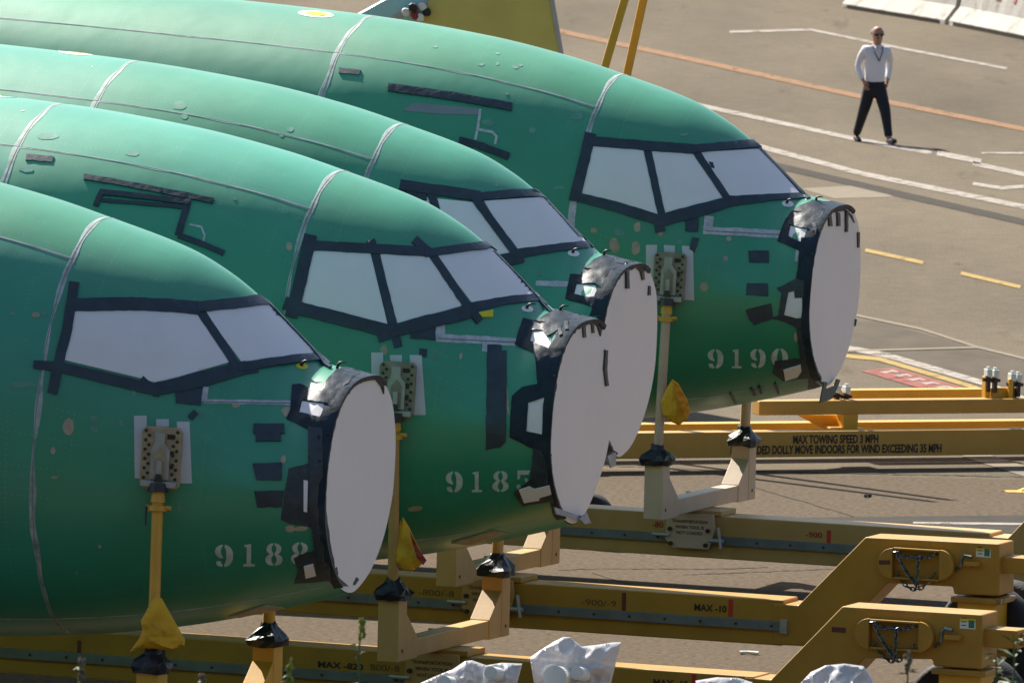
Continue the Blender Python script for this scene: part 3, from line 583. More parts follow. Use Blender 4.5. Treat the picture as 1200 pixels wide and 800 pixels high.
# ---- lifting brackets bolted to the sides
def bracket(f, px, papers, sx, sy, m, src=None):
    src = src or f; loc, nr = src.hit(*px); nr = Vector((nr.x * .6, nr.y, 0)).normalized(); up = Vector((0, 0, 1)); rt = up.cross(nr).normalized()
    for p in papers: src.decal('bracket_paper', p, M['board'], lift=.006, step=10, parent=f.root)
    W_, H_ = sx, sy
    def P(u, v, d): return loc + rt * u + up * v + nr * d
    b = MB(); c = .03
    b.prism([P(-W_/2 + c, -H_/2, .0), P(W_/2 - c, -H_/2, 0), P(W_/2, -H_/2 + c, 0), P(W_/2, H_/2 - c, 0), P(W_/2 - c, H_/2, 0), P(-W_/2 + c, H_/2, 0), P(-W_/2, H_/2 - c, 0), P(-W_/2, -H_/2 + c, 0)], nr * .075 - nr * .0)
    pl = b.build('bracket_plate', m, f.root, bevel=.004)
    b = MB(); b.prism([P(-.075, -H_ * .34, .075), P(.075, -H_ * .34, .075), P(.075, H_ * .14, .075), P(.03, H_ * .25, .075), P(.03, H_ * .42, .075), P(-.05, H_ * .42, .075), P(-.05, H_ * .25, .075), P(-.075, H_ * .14, .075)], nr * .025); b.build('clamp_block', M['metal'], pl, bevel=.004)
    b = MB(); b.prism([P(-.045, -H_ * .30, .1), P(.045, -H_ * .30, .1), P(.045, H_ * .08, .1), P(0, H_ * .2, .1), P(-.045, H_ * .08, .1)], nr * .004); b.build('socket', m, pl)
    b = MB(); b.box((0, 0, 0), (1, 1, 1)); b = MB(); b.prism([P(-.02, -H_ * .25, .104), P(.02, -H_ * .25, .104), P(.02, -H_ * .02, .104), P(-.02, -H_ * .02, .104)], nr * .03); b.build('jack_screw', M['metal'], pl, bevel=.003)
    b = MB(); b.prism([P(-W_ * .45, -H_ * .46, .075), P(W_ * .45, -H_ * .46, .075), P(W_ * .45, -H_ * .36, .075), P(-W_ * .45, -H_ * .36, .075)], nr * .05); b.build('jack_shoe', M['metal'], pl, bevel=.006)
    b = MB(); b.prism([P(-.035, -H_ * .36, .125), P(.035, -H_ * .36, .125), P(.02, -H_ * .24, .125), P(-.02, -H_ * .24, .125)], nr * .02); b.build('shoe_knob', M['darkmetal'], pl)
    bm_ = MB(); bm_.tube([Vector((0, 0, 0)), Vector((0, 0, .014))], .013, 8); proto = bm_.build('bolt', M['darkmetal'], pl)
    rot = nr.to_track_quat('Z', 'Y'); k = 0
    for sg in (-1, 1):
        for j in range(11):
            o = proto if k == 0 else proto.copy()
            if k: COL.objects.link(o); o.parent = pl
            o.rotation_mode = 'QUATERNION'; o.rotation_quaternion = rot; o.location = P(sg * (W_ * .40 - (.028 if j % 2 else 0)), H_ * (.44 - .076 * j), .073); k += 1
    for (u, v) in ((.09, .05), (.09, -.06)):
        o = proto.copy(); COL.objects.link(o); o.parent = pl; o.rotation_mode = 'QUATERNION'; o.rotation_quaternion = rot; o.location = P(u, v, .074); o.scale = (1.3, 1.3, 1)
    b = MB(); b.prism([P(.045, H_ * .32, .0755), P(.105, H_ * .32, .0755), P(.105, H_ * .40, .0755), P(.045, H_ * .40, .0755)], nr * .002); b.build('stamped_tag', M['ink'], pl)
    f.br = f.mw @ P(0, -H_ * .5, .10); return pl
bracket(A, (190, 536), [[(157, 487), (172, 487), (171.5, 560), (158, 560)], [(207, 494), (222, 494), (225, 566), (211, 566)], [(183, 491), (198, 491), (198, 500), (183, 500)]], .315, .49, M['plate'])
bracket(B, (466, 456), [[(435, 413), (449, 413), (450, 487), (436, 487)], [(480, 416), (494, 416), (499, 486), (484, 486)], [(457, 416), (471, 416), (471, 424), (457, 424)]], .305, .47, M['plate_grey'])
bracket(C, (466, 456), [[(435, 413), (449, 413), (450, 487), (436, 487)], [(480, 416), (494, 416), (499, 486), (484, 486)]], .305, .47, M['plate_grey'], src=B)
bracket(D, (785, 325), [[(757, 287), (770, 287), (769, 350), (757, 350)], [(799, 288), (812, 289), (813.5, 352), (802, 351)], [(778, 287), (791, 288), (791, 296), (778, 295)]], .305, .48, M['plate_grey'])

# ================================================================== transport dollies
DY_ = rad(21.5)
class Frame:
    def __init__(s, origin, yaw, dz=0.):
        s.dz = dz; s.o = Vector((origin.x, origin.y, dz)); s.U = Vector((math.cos(yaw), -math.sin(yaw), 0)); s.V = Vector((math.sin(yaw), math.cos(yaw), 0)); s.Z = Vector((0, 0, 1))
        s.mw = Matrix(((s.U.x, s.V.x, 0, s.o.x), (s.U.y, s.V.y, 0, s.o.y), (0, 0, 1, dz), (0, 0, 0, 1))); s.inv = s.mw.inverted()
    def P(s, x, y, v):                 # pixel -> local point on the vertical plane at transverse offset v
        d = ray(x, y); t = (s.o + s.V * v - CAM).dot(s.V) / d.dot(s.V); return s.inv @ (CAM + d * t)
    def L(s, p): return s.inv @ p
def px_text(fr, root, body, x0, x1, y_base, v, hpx, m, bold=.0, label=None):
    p0 = fr.P(x0, y_base, v); p1 = fr.P(x1, y_base + (x1 - x0) * .065, v); s_ = F / (fr.mw @ p0).y; h = hpx / s_ / .73
    me = text_mesh(body, h, 0); w0 = max(q.co.x for q in me.vertices); bpy.data.meshes.remove(me)
    return lettering(body, h, p0, (1, 0, 0), (0, 0, 1), m, root, bold=bold, sx=abs(p1.x - p0.x) / w0, label=label)
def boot(root, c, seed):
    rnd = random.Random(seed); b = MB(); N = 14; rings = ((.0, .15), (.05, .165), (.09, .14), (.15, .075), (.19, .06))
    for j, (z, r) in enumerate(rings):
        for k in range(N):
            t = 2 * PI * k / N; rr = r * (1 + rnd.uniform(-.12, .12)); q = max(abs(math.cos(t)), abs(math.sin(t))); rr *= (1 if j > 2 else .9 / q * 1.02)
            b.v.append(Vector((c.x + rr * math.cos(t), c.y + rr * math.sin(t), c.z - .05 + z + rnd.uniform(-.012, .012))))
    for j in range(len(rings) - 1):
        for k in range(N): b.f.append((j * N + k, j * N + (k + 1) % N, (j + 1) * N + (k + 1) % N, (j + 1) * N + k))
    b.f.append(tuple(range(N))[::-1]); b.f.append(tuple(range((len(rings) - 1) * N, len(rings) * N)))
    return b.build('plastic_boot', M['plastic_black'], root)
HWY = 1.18; ZBY = .74; ZTY = 1.31
def wheel(root, c, axis, r, wd, m):
    ax = Vector(axis).normalized(); b = MB(); pr = [(-wd/2, r*.62), (-wd/2, r*.9), (-wd*.36, r*.985), (-wd*.1, r), (wd*.1, r), (wd*.36, r*.985), (wd/2, r*.9), (wd/2, r*.62)]
    N = 36; a = Vector((0, 0, 1)); e = ax.cross(a)
    for u, rr in pr:
        for k in range(N):
            t = 2*PI*k/N; b.v.append(c + ax*u + (a*math.cos(t) + e*math.sin(t))*rr)
    for j in range(len(pr)-1):
        for k in range(N): b.f.append((j*N+k, j*N+(k+1)%N, (j+1)*N+(k+1)%N, (j+1)*N+k))
    ty = b.build('tyre', M['rubber'], root, smooth=True)
    b = MB(); b.tube([c-ax*wd*.42, c-ax*wd*.3, c+ax*wd*.3, c+ax*wd*.42], [r*.35, r*.63, r*.63, r*.35], 20); b.build('wheel_hub', m, root)
def dolly(i, fr, label, m_post, m_beam, u_end, far_pole, near_target, goose=None, beam_back=-12.0):
    root = empty('transport_dolly', mat=fr.mw, label=label, cat='dolly', group='fuselage transport dollies')
    # long beam with side rail
    MB().box((beam_back, -.19, .29), (u_end, .19, .70)).build('beam', m_beam, root, bevel=.012)
    MB().box((beam_back, -.225, .425), (u_end - .02, -.1905, .51)).build('side_rail', M['rail'], root, bevel=.004)
    b = MB()
    u = beam_back + .1
    while u < u_end:
        b.tube([(u, -.225, .468), (u, -.236, .468)], .012, 6); u += .34
    b.build('rail_bolts', M['darkmetal'], root, kind='stuff')
    MB().box((u_end - .02, -.225, .40), (u_end + .05, -.1905, .53)).build('rail_stop', M['metal'], root, bevel=.004)
    # yoke: two posts and a cross beam
    q = .095
    for sg in (-1, 1):
        c = sg * HWY; b = MB()
        b.prism([(-q, c - sg*q, ZBY), (-q, c - sg*q, ZTY), (-q, c + sg*q, ZTY), (-q, c + sg*q, ZBY)][::1], (2*q, 0, 0))
        po = b.build('post', m_post, root, bevel=.008)
        b = MB(); b.prism([(-q + .004, c - sg*(q - .001), ZBY + .002), (-q + .004, c - sg*(q + .27), ZBY + .002), (-q + .004, c - sg*(q + .27), ZBY + .17), (-q + .004, c - sg*(q - .001), ZTY - .17)], (2*q - .008, 0, 0)); b.build('gusset', m_post, po, bevel=.005)
        b = MB(); b.tube([(-q - .004, c - sg*.02, ZBY + .09), (-q + .02, c - sg*.02, ZBY + .09)], .016, 8); b.tube([(q + .004, c, ZBY + .09), (q - .02, c, ZBY + .09)], .016, 8); b.build('bolt', M['darkmetal'], po)
        boot(root, Vector((0, c, ZTY)), i * 10 + sg)
    MB().box((-q + .012, -HWY + q + .26, ZBY + .012), (q - .012, HWY - q - .26, ZBY + .165)).build('cross_beam', m_post, root, bevel=.008)
    MB().box((-.3, -.205, .7005), (.3, .205, ZBY + .01)).build('saddle_plate', m_beam, root, bevel=.006)
    # clamp plate hanging over the front of the beam
    b = MB(); b.prism([(-.24, -.262, .72), (.24, -.262, .72), (.26, -.262, .58), (.2, -.262, .38), (-.17, -.262, .38), (-.25, -.262, .46)], (0, .03, 0)); cp = b.build('clamp_plate', m_post, root, bevel=.004)
    for j, tx in enumerate(('TRANSPORTATION', 'WHEN TOOL IS', 'NOT LOADED')): lettering(tx, .042, (0, -.2635, .625 - j * .055), (1, 0, 0), (0, 0, 1), M['ink'], cp, align='CENTER', bold=.0004)
    b = MB(); b.tube([(-.38, -.27, .50), (-.2, -.27, .50)], .018, 8); b.build('clamp_handle', M['metal'], root); b = MB(); b.tube([(.2, -.28, .47), (.36, -.28, .47)], .02, 8); b.tube([(.3, -.28, .60), (.34, -.30, .40)], .016, 8); b.build('clamp_handle', M['metal'], root)
    b = MB()
    for u, z in ((-.2, .56), (.19, .56), (-.19, .42), (.17, .42)): b.tube([(u, -.262, z), (u, -.285, z)], .022, 8)
    b.build('clamp_bolts', M['darkmetal'], cp)
    b = MB(); b.prism([(-q - .03, -.26, .72), (-q - .03, -.05, ZBY + .17), (-q - .03, .2, ZBY + .14), (-q - .03, .12, .72)], (.04, 0, 0)); b.build('brace', m_post, root, bevel=.004)
    b = MB(); b.tube([(-q - .031, .02, .82), (-q - .04, .02, .82)], .025, 10); b.build('painted_brace_hole', M['ink'], root)  # black disc on the brace, painted dark in place of an open hole
    # poles
    if near_target is not None:
        t = fr.L(near_target); p0 = Vector((0, -HWY, ZTY)); t = Vector((t.x, t.y - .0, t.z))
        MB().tube([p0, t], .045, 14).build('jack_pole', m_post if i != 4 else M['beige'], root, smooth=False)
        d = (t - p0).normalized()
        b = MB(); b.tube([t - d * .17, t - d * .13], .075, 12); b.tube([t - d * .10, t - d * .02], [.06, .05], 12); b.tube([t - d * .14 + Vector((-.10, 0, 0)), t - d * .14 + Vector((.11, 0, 0))], .018, 8); b.build('collar', M['orange'], root)
        b = MB(); b.tube([t - d * .13 + Vector((-.09, -.02, 0)), t - d * .28 + Vector((-.085, -.03, 0))], .008, 6); b.build('lock_pin', M['darkmetal'], root)
        MB().tube([t - d * .02, t + d * .05], [.085, .07], 12).build('jack_head', M['darkmetal'], root)
    if far_pole: MB().tube([(0, HWY, ZTY), (.02, HWY, 2.15)], .05, 14).build('jack_pole', m_post, root)
    # gooseneck
    if goose:
        pts = [fr.P(x, y, -.2) for x, y in goose['poly']]
        b = MB(); b.prism(pts, (0, .4, 0)); gn = b.build('gooseneck', m_beam, root, bevel=.014)
        if 'det' in goose: goose_detail(fr, root, gn, m_beam, **goose['det'])
    return root
def chain(root, pts, r=.026):
    P_ = []
    for a, c, sag in pts:
        n = max(4, int((c - a).length * 1.25 / (r * 1.7)))
        for k in range(n + 1):
            t = k / n; q = a.lerp(c, t); q.z -= sag * 4 * t * (1 - t); P_.append((q, (c - a)))
    b = MB()
    for k, (q, dr) in enumerate(P_):
        nx = P_[min(k + 1, len(P_) - 1)][0] - P_[max(k - 1, 0)][0]
        if nx.length < 1e-5: continue
        t = nx.normalized(); s1 = t.cross(Vector((0, 1, 0))).normalized() if k % 2 else Vector((0, 1, 0)); s1 = (s1 - t * s1.dot(t)).normalized()
        loop = [q + t * (r * 1.15 * math.cos(a)) + s1 * (r * .62 * math.sin(a)) for a in [2 * PI * j / 8 for j in range(9)]]
        b.tube(loop, r * .26, 5, cap=False)
    return b.build('chain', M['chain'], root, kind='stuff')
def goose_detail(fr, root, gn, m, lc, rc, rpx, mark, label, hook, stub, ped, tyres, text=None):
    s_ = F / (fr.mw @ fr.P(*lc, -.2)).y; r = rpx / s_
    for c, sg in ((lc, -1), (rc, 1)):
        o_ = fr.P(*c, -.2); b = MB(); pts = [o_ + Vector((sg * r * math.cos(t), -.001, r * math.sin(t))) for t in [-PI/2 + PI * k / 14 for k in range(15)]]
        b.prism(pts, (0, -.085, 0)); b.build('chain_cheek', m, gn, bevel=.004)
    l_, r_ = fr.P(*lc, -.2), fr.P(*rc, -.2); dn = Vector((0, -.05, 0))
    MB().box((l_.x + .002, -.27, l_.z - r), (r_.x - .002, -.2005, l_.z - r + .018)).build('added_shade_shelf', m, gn, bevel=.003); MB().box((l_.x + .002, -.283, r_.z + r - .02), (r_.x - .002, -.2005, r_.z + r - .004)).build('added_shade_shelf', m, gn, bevel=.003)  # shelves added so the chain panel falls into shade like a recess
    a = l_ + Vector((.02, -.02, r * .8)) + dn; c = r_ + Vector((-.02, -.02, r * .75)) + dn; mid = (a + c) / 2 + Vector((0, -.01, -.04))
    chain(root, [(a, mid, .02), (mid, c, .015), (a + Vector((.02, -.02, 0)), mid + Vector((.02, -.02, -.24)), .03), (mid + Vector((.02, -.02, -.24)), mid + Vector((.03, -.02, 0)), -.02), (l_ + Vector((.04, -.05, -r * .7)), r_ + Vector((-.06, -.05, -r * .7)), .13)])
    if mark: b = MB(); b.prism([fr.P(x, y, -.2) + Vector((0, -.0875 if mark[1] else -.002, 0)) for x, y in mark[0]], (0, -.002, 0)); b.build('paint_mark', M['maroon'], gn)
    (x0, y0), (x1, y1) = label; p0, p1 = fr.P(x0, y0, -.202), fr.P(x1, y1, -.202)
    lb = MB().box((p0.x, -.2035, p1.z), (p1.x, -.2005, p0.z)).build('warning_label', M['label'], gn)
    MB().box((p0.x, -.2055, p0.z - .028), (p1.x, -.2036, p0.z)).build('label_header', M['labelyellow'], lb); MB().box((p1.x - .06, -.2056, p1.z + .01), (p1.x - .01, -.2036, p1.z + .075)).build('label_symbol', M['green'], lb)
    for k in range(3): MB().box((p0.x + .015, -.2056, p1.z + .025 + k * .03), (p1.x - .08, -.2036, p1.z + .033 + k * .03)).build('label_text', M['ink_faint'], lb)
    h0, h1 = fr.P(*hook[0], -.2), fr.P(*hook[1], -.2)
    b = MB(); b.tube([h0 + Vector((0, -.02, 0)), (h0 + h1) / 2 + Vector((0, -.05, 0)), h1 + Vector((-.05, -.05, .02)), h1 + Vector((-.02, -.05, .06)), h1 + Vector((.05, -.06, .05))], .016, 8); b.build('chain_hook', M['chain'], gn)
    MB().box((h1.x - .02, -.27, h1.z - .03), (h1.x + .12, -.2, h1.z + .01)).build('hook_lug', m, gn, bevel=.004)
    ps = [fr.P(x, y, -.13) for x, y in stub]; z0, z1 = min(p.z for p in ps), max(p.z for p in ps); u0, u1 = min(p.x for p in ps), max(p.x for p in ps)
    MB().box((u0 - .1, -.13, z0), (u1, .13, z1)).build('coupler_tube', m, gn, bevel=.008)
    MB().box((u1, -.05, z0 + .02), (u1 + .16, .05, z1 - .03)).build('coupler_eye', m, gn, bevel=.01)
    pp = [fr.P(x, y, -.17) for x, y in ped]; MB().box((pp[0].x, -.17, .55), (pp[1].x, .17, pp[0].z)).build('kingpin_housing', M['orange'], gn, bevel=.01)
    MB().box((pp[0].x - .05, -.21, pp[0].z - .05), (pp[1].x + .05, .21, pp[0].z - .002)).build('slew_plate', m, gn, bevel=.006)
    uc = (pp[0].x + pp[1].x) / 2
    MB().tube([(uc, -.3, .5 - fr.dz), (uc, .9, .5 - fr.dz)], .06, 10).build('axle', M['darkmetal'], root)
    for v, du in tyres: wheel(root, Vector((uc + du, v, .5 - fr.dz)), (.25, 1, 0), .5, .24, m)
    if text: lettering(text, .075, (pp[1].x + .1, -.15, pp[0].z + .55), (0, 1, 0), (0, 0, 1), M['ink'], gn)
def yc(mid, z): return G(mid[0], mid[1], z)
DZ = .09
fr1 = Frame(yc((247, 764), ZTY + .14), DY_, .14); fr2 = Frame(yc((520, 759), ZBY + DZ), DY_, DZ); fr3 = Frame(yc((584, 673), ZBY + DZ), DY_, DZ); fr4 = Frame(yc((820, 596), ZBY), DY_)
def br(f): return f.br
def u_at(fr, x, y): return fr.P(x, y, -.19).x
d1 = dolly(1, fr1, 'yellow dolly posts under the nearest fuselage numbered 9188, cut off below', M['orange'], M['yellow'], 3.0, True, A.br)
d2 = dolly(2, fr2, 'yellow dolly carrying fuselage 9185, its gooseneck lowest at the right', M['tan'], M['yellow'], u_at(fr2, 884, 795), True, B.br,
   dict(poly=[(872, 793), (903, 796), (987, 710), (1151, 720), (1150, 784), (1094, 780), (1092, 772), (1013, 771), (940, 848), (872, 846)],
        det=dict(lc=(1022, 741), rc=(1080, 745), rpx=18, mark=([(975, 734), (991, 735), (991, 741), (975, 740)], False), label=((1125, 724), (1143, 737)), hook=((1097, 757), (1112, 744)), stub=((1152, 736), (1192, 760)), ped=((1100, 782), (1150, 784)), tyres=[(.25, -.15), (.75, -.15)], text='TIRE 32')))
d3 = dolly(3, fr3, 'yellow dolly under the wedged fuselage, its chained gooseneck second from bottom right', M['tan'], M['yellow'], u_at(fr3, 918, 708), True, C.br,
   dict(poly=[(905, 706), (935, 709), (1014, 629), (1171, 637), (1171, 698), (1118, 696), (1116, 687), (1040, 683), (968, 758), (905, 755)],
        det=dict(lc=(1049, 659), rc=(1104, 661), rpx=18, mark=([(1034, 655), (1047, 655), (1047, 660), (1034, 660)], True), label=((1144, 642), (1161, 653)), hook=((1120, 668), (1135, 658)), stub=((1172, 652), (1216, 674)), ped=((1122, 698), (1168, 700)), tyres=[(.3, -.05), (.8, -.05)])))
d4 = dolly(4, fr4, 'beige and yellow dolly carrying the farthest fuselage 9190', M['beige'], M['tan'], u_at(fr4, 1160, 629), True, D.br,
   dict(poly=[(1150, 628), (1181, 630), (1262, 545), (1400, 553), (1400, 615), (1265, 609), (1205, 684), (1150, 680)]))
ue = fr4.P(1345, 612, -.17); MB().box((ue.x - .18, -.17, .55), (ue.x + .18, .17, ue.z)).build('kingpin_housing', M['tan'], d4, bevel=.01); MB().tube([(ue.x, -.1, .5), (ue.x, .6, .5)], .06, 10).build('axle', M['darkmetal'], d4)
for v in (.28, .6): wheel(d4, Vector((ue.x, v, .5)), (.25, 1, 0), .5, .22, M['tan'])
MB().tube([(2.7, -.42, .3 - fr1.dz), (2.7, .42, .3 - fr1.dz)], .05, 10).build('axle', M['darkmetal'], d1)
for v in (-.36, .36): wheel(d1, Vector((2.7, v, .3 - fr1.dz)), (0, 1, 0), .3, .18, M['yellow'])
px_text(fr2, d2, '-700', 62, 86, 769, -.193, 8, M['ink_faint']); px_text(fr2, d2, 'MAX -820', 372, 425, 781, -.193, 7.5, M['ink'], .002); px_text(fr2, d2, '800/-8', 433, 468, 784.5, -.193, 8, M['ink_faint'])
px_text(fr3, d3, '-800/-8', 490, 532, 696.5, -.193, 7.5, M['ink_faint']); px_text(fr3, d3, '-900/-9', 681, 722, 708, -.193, 7.5, M['ink_faint']); px_text(fr3, d3, 'MAX -10', 813, 851, 714.5, -.193, 8, M['ink'], .002)
px_text(fr4, d4, '-900', 944, 963, 629, -.193, 7, M['redink'], .001); px_text(fr4, d4, '-80', 764, 777, 617, -.193, 7, M['redink'], .001); px_text(fr2, d2, 'MAX -10', 765, 806, 802, -.193, 7.5, M['ink'], .002)
for fr, d, x, y0, y1, wd, m in ((fr2, d2, 93, 750, 773, 5, M['maroon']), (fr2, d2, 191, 757, 778, 6, M['maroon']), (fr3, d3, 731.5, 694, 715, 5, M['maroon']), (fr3, d3, 856.5, 702, 722, 5.5, M['red']), (fr4, d4, 971.5, 621, 637, 5, M['red']), (fr2, d2, 813.5, 788, 806, 5.5, M['red'])):
    a = fr.P(x, y0, -.19); c = fr.P(x, y1, -.19); h = wd / 2 / (F / (fr.mw @ a).y)
    MB().box((a.x - h, -.1935, c.z), (a.x + h, -.1902, min(a.z, .688))).build('stripe', m, d)

# ================================================================== far dolly with the towing notice
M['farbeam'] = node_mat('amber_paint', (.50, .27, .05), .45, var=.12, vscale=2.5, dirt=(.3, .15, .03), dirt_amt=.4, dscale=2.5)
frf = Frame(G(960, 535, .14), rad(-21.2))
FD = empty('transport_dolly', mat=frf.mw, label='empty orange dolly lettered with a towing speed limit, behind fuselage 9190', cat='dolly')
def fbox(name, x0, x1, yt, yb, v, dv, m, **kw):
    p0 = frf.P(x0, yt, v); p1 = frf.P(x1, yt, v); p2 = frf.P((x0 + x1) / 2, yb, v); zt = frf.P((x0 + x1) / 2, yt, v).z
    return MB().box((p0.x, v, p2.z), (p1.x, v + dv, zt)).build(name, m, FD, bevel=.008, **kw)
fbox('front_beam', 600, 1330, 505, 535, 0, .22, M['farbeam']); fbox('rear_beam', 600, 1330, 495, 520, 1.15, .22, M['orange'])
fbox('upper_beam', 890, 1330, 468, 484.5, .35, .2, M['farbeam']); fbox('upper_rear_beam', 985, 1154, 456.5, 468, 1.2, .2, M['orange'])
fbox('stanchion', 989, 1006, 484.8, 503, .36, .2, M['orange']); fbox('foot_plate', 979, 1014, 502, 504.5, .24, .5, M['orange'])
b = MB(); b.prism([frf.P(x, y, .6) for x, y in ((935, 486), (988, 486), (988, 502), (965, 502))], (0, .05, 0)); b.build('gusset', M['orange'], FD)
fbox('end_upright', 1155, 1161, 441, 468, .5, .1, M['orange']); fbox('end_plate', 1161.5, 1192, 454, 468, .52, .06, M['orange']); fbox('end_upright', 1183, 1188, 444, 468, .45, .06, M['orange']); fbox('end_upright', 975, 982, 457, 469, .6, .12, M['orange'])
for x, y in ((1158, 437), (1166, 438), (1186, 442), (1193, 443), (981, 456), (992, 457)):
    c = frf.P(x, y, .5); o = MB(); o.box((c.x - .03, c.y - .05, c.z - .03), (c.x + .03, c.y + .05, c.z + .045)); o.tube([c + Vector((0, 0, .045)), c + Vector((0, 0, .07))], .022, 8); o.tube([c + Vector((0, -.06, -.02)), c + Vector((0, .06, -.02))], .02, 8); cl = o.build('clamp_jaw', M['label'], FD, bevel=.004)
    o = MB(); o.tube([c + Vector((-.06, 0, -.07)), c + Vector((.06, 0, -.07))], .02, 8); o.box((c.x - .02, c.y - .03, c.z - .2), (c.x + .02, c.y + .03, c.z - .031)); o.build('clamp_bolt', M['darkmetal'], cl)
def far_text(body, x0, x1, yb, hpx):
    p0 = frf.P(x0, yb, -.003); p1 = frf.P(x1, yb, -.003); h = hpx / (F / (frf.mw @ p0).y) / .73; me = text_mesh(body, h); w0 = max(q.co.x for q in me.vertices); bpy.data.meshes.remove(me)
    lettering(body, h, p0, (1, 0, 0), (0, 0, 1), M['ink'], FD, bold=.004, sx=(p1.x - p0.x) / w0)
far_text('MAX TOWING SPEED 3 MPH', 929, 1029, 519.5, 10); far_text('FUS LOADED DOLLY MOVE INDOORS FOR WIND EXCEEDING 35 MPH', 856, 1103, 532, 10)
for x in (668, 1290):
    p = frf.P(x, 530, .1); wheel(FD, Vector((p.x, .1, .26)), (0, 1, 0), .26, .16, M['orange']); wheel(FD, Vector((p.x, 1.3, .26)), (0, 1, 0), .26, .16, M['orange'])
# a single tyre seen under the fuselages
pw = G(688, 640); WR = empty('spare_wheel', loc=(pw.x, pw.y, 0), label='black tyre just visible beside the white cover of fuselage 9185', cat='wheel'); wheel(WR, Vector((0, 0, .27)), (.4, 1, 0), .27, .2, M['yellow'])

# ================================================================== cloth bags, wrapped fittings
def pillow(name, poly, Y, bulge, m, step=4, wr=.02, parent=None, freq=7, smooth=False, **kw):
    """closed soft body: outline at distance Y, bulging both ways"""
    v2, fs, lp = ngon_mesh2d(poly, step); lps = set(lp); edge = [v2[i] for i in lp]; top = []; bot = []
    o_ = at_depth(sum(p[0] for p in poly) / len(poly), max(p[1] for p in poly), Y); mx = 0; ds = []
    for v in v2:
        d = 0 if False else min((v - e).length for e in edge); ds.append(d); mx = max(mx, d)
    for i, v in enumerate(v2):
        p = at_depth(v.x, v.y, Y); k = 0 if i in lps else math.sqrt(min(1, ds[i] / mx)); n_ = (noise.noise(p * freq) + .5 * noise.noise(p * freq * 2.3)) if not smooth else (1.1 - 3.2 * abs(noise.noise(p * freq)) - 1.6 * abs(noise.noise(p * freq * 2.4 + Vector((5, 1, 2)))))
        top.append(p + Vector((0, -1, 0)) * (k * bulge + k * wr * n_ + .003) - o_); bot.append(p + Vector((0, 1, 0)) * (k * bulge * .8 + k * wr * noise.noise(p * freq + Vector((3, 3, 3))) + .003) - o_)
    n = len(top); F_ = [tuple(f) for f in fs] + [tuple(q + n for q in f)[::-1] for f in fs] + [(lp[i], lp[(i + 1) % len(lp)], n + lp[(i + 1) % len(lp)], n + lp[i]) for i in range(len(lp))]
    ob = mk(name, top + bot, F_, m, parent, smooth=smooth, **kw); ob.location = o_ if parent is None else (0, 0, 0); return ob, o_
def bag(label, poly, fold, Y, m2):
    ob, o_ = pillow('cloth_bag', poly, Y, .07, M['bag'], 4, .03, label=label, cat='bag', group='yellow cloth bags tied to the jack poles')
    v2, fs, lp = ngon_mesh2d(fold, 4); vs = [at_depth(v.x, v.y, Y) + Vector((0, -.125 - .02 * noise.noise(Vector((v.x, v.y, 0)) * .15), 0)) - o_ for v in v2]; n = len(vs)
    vs += [v + Vector((0, .05, 0)) for v in vs]; mk('bag_fold', vs, [tuple(f) for f in fs] + [tuple(q + n for q in f)[::-1] for f in fs] + [(lp[i], lp[(i + 1) % len(lp)], n + lp[(i + 1) % len(lp)], n + lp[i]) for i in range(len(lp))], m2, ob)
def pole_Y(fr, f): return (fr.mw @ Vector((0, -HWY, 1.6))).y - .05
bag('yellow cloth bag with a pointed tail, tied low on the nearest pole', [(182, 696), (190, 701), (205, 728), (217, 749), (216, 756), (204, 760), (190, 761), (176, 759), (162, 760), (152, 763), (162, 749), (168, 738), (165, 727)], [(166, 726), (172, 729), (184, 737), (196, 736), (205, 739), (212, 752), (203, 758), (190, 754), (178, 749), (168, 739)], pole_Y(fr1, A), M['bag'])
bag('yellow cloth bag with a red edge on the pole before fuselage 9185', [(472, 605), (480, 618), (490, 640), (499, 656), (492, 663), (482, 669), (472, 668), (462, 658), (454, 643), (462, 625)], [(480, 620), (491, 642), (500, 655), (496, 660), (489, 652), (484, 636)], pole_Y(fr2, B), M['redink'])
bag('yellow and orange cloth bag on the pole before fuselage 9190', [(788, 444), (795, 449), (806, 469), (809, 482), (806, 490), (796, 498), (786, 494), (777, 487), (774, 470), (781, 455)], [(789, 446), (796, 451), (806, 470), (808, 484), (802, 486), (796, 470), (791, 460)], pole_Y(fr4, D), M['bag_orange'])
def mat_wrap():
    m = node_mat('clear_white_plastic', (.62, .62, .65), .28, var=.08, vscale=8, bump=.7, bscale=7, stretch=(1, 1, .35)); p = m.node_tree.nodes['Principled BSDF']; p.inputs['Alpha'].default_value = .74; return m
M['wrap'] = mat_wrap(); M['greyskin'] = node_mat('grey_skin', (.42, .41, .40), .5, var=.1)
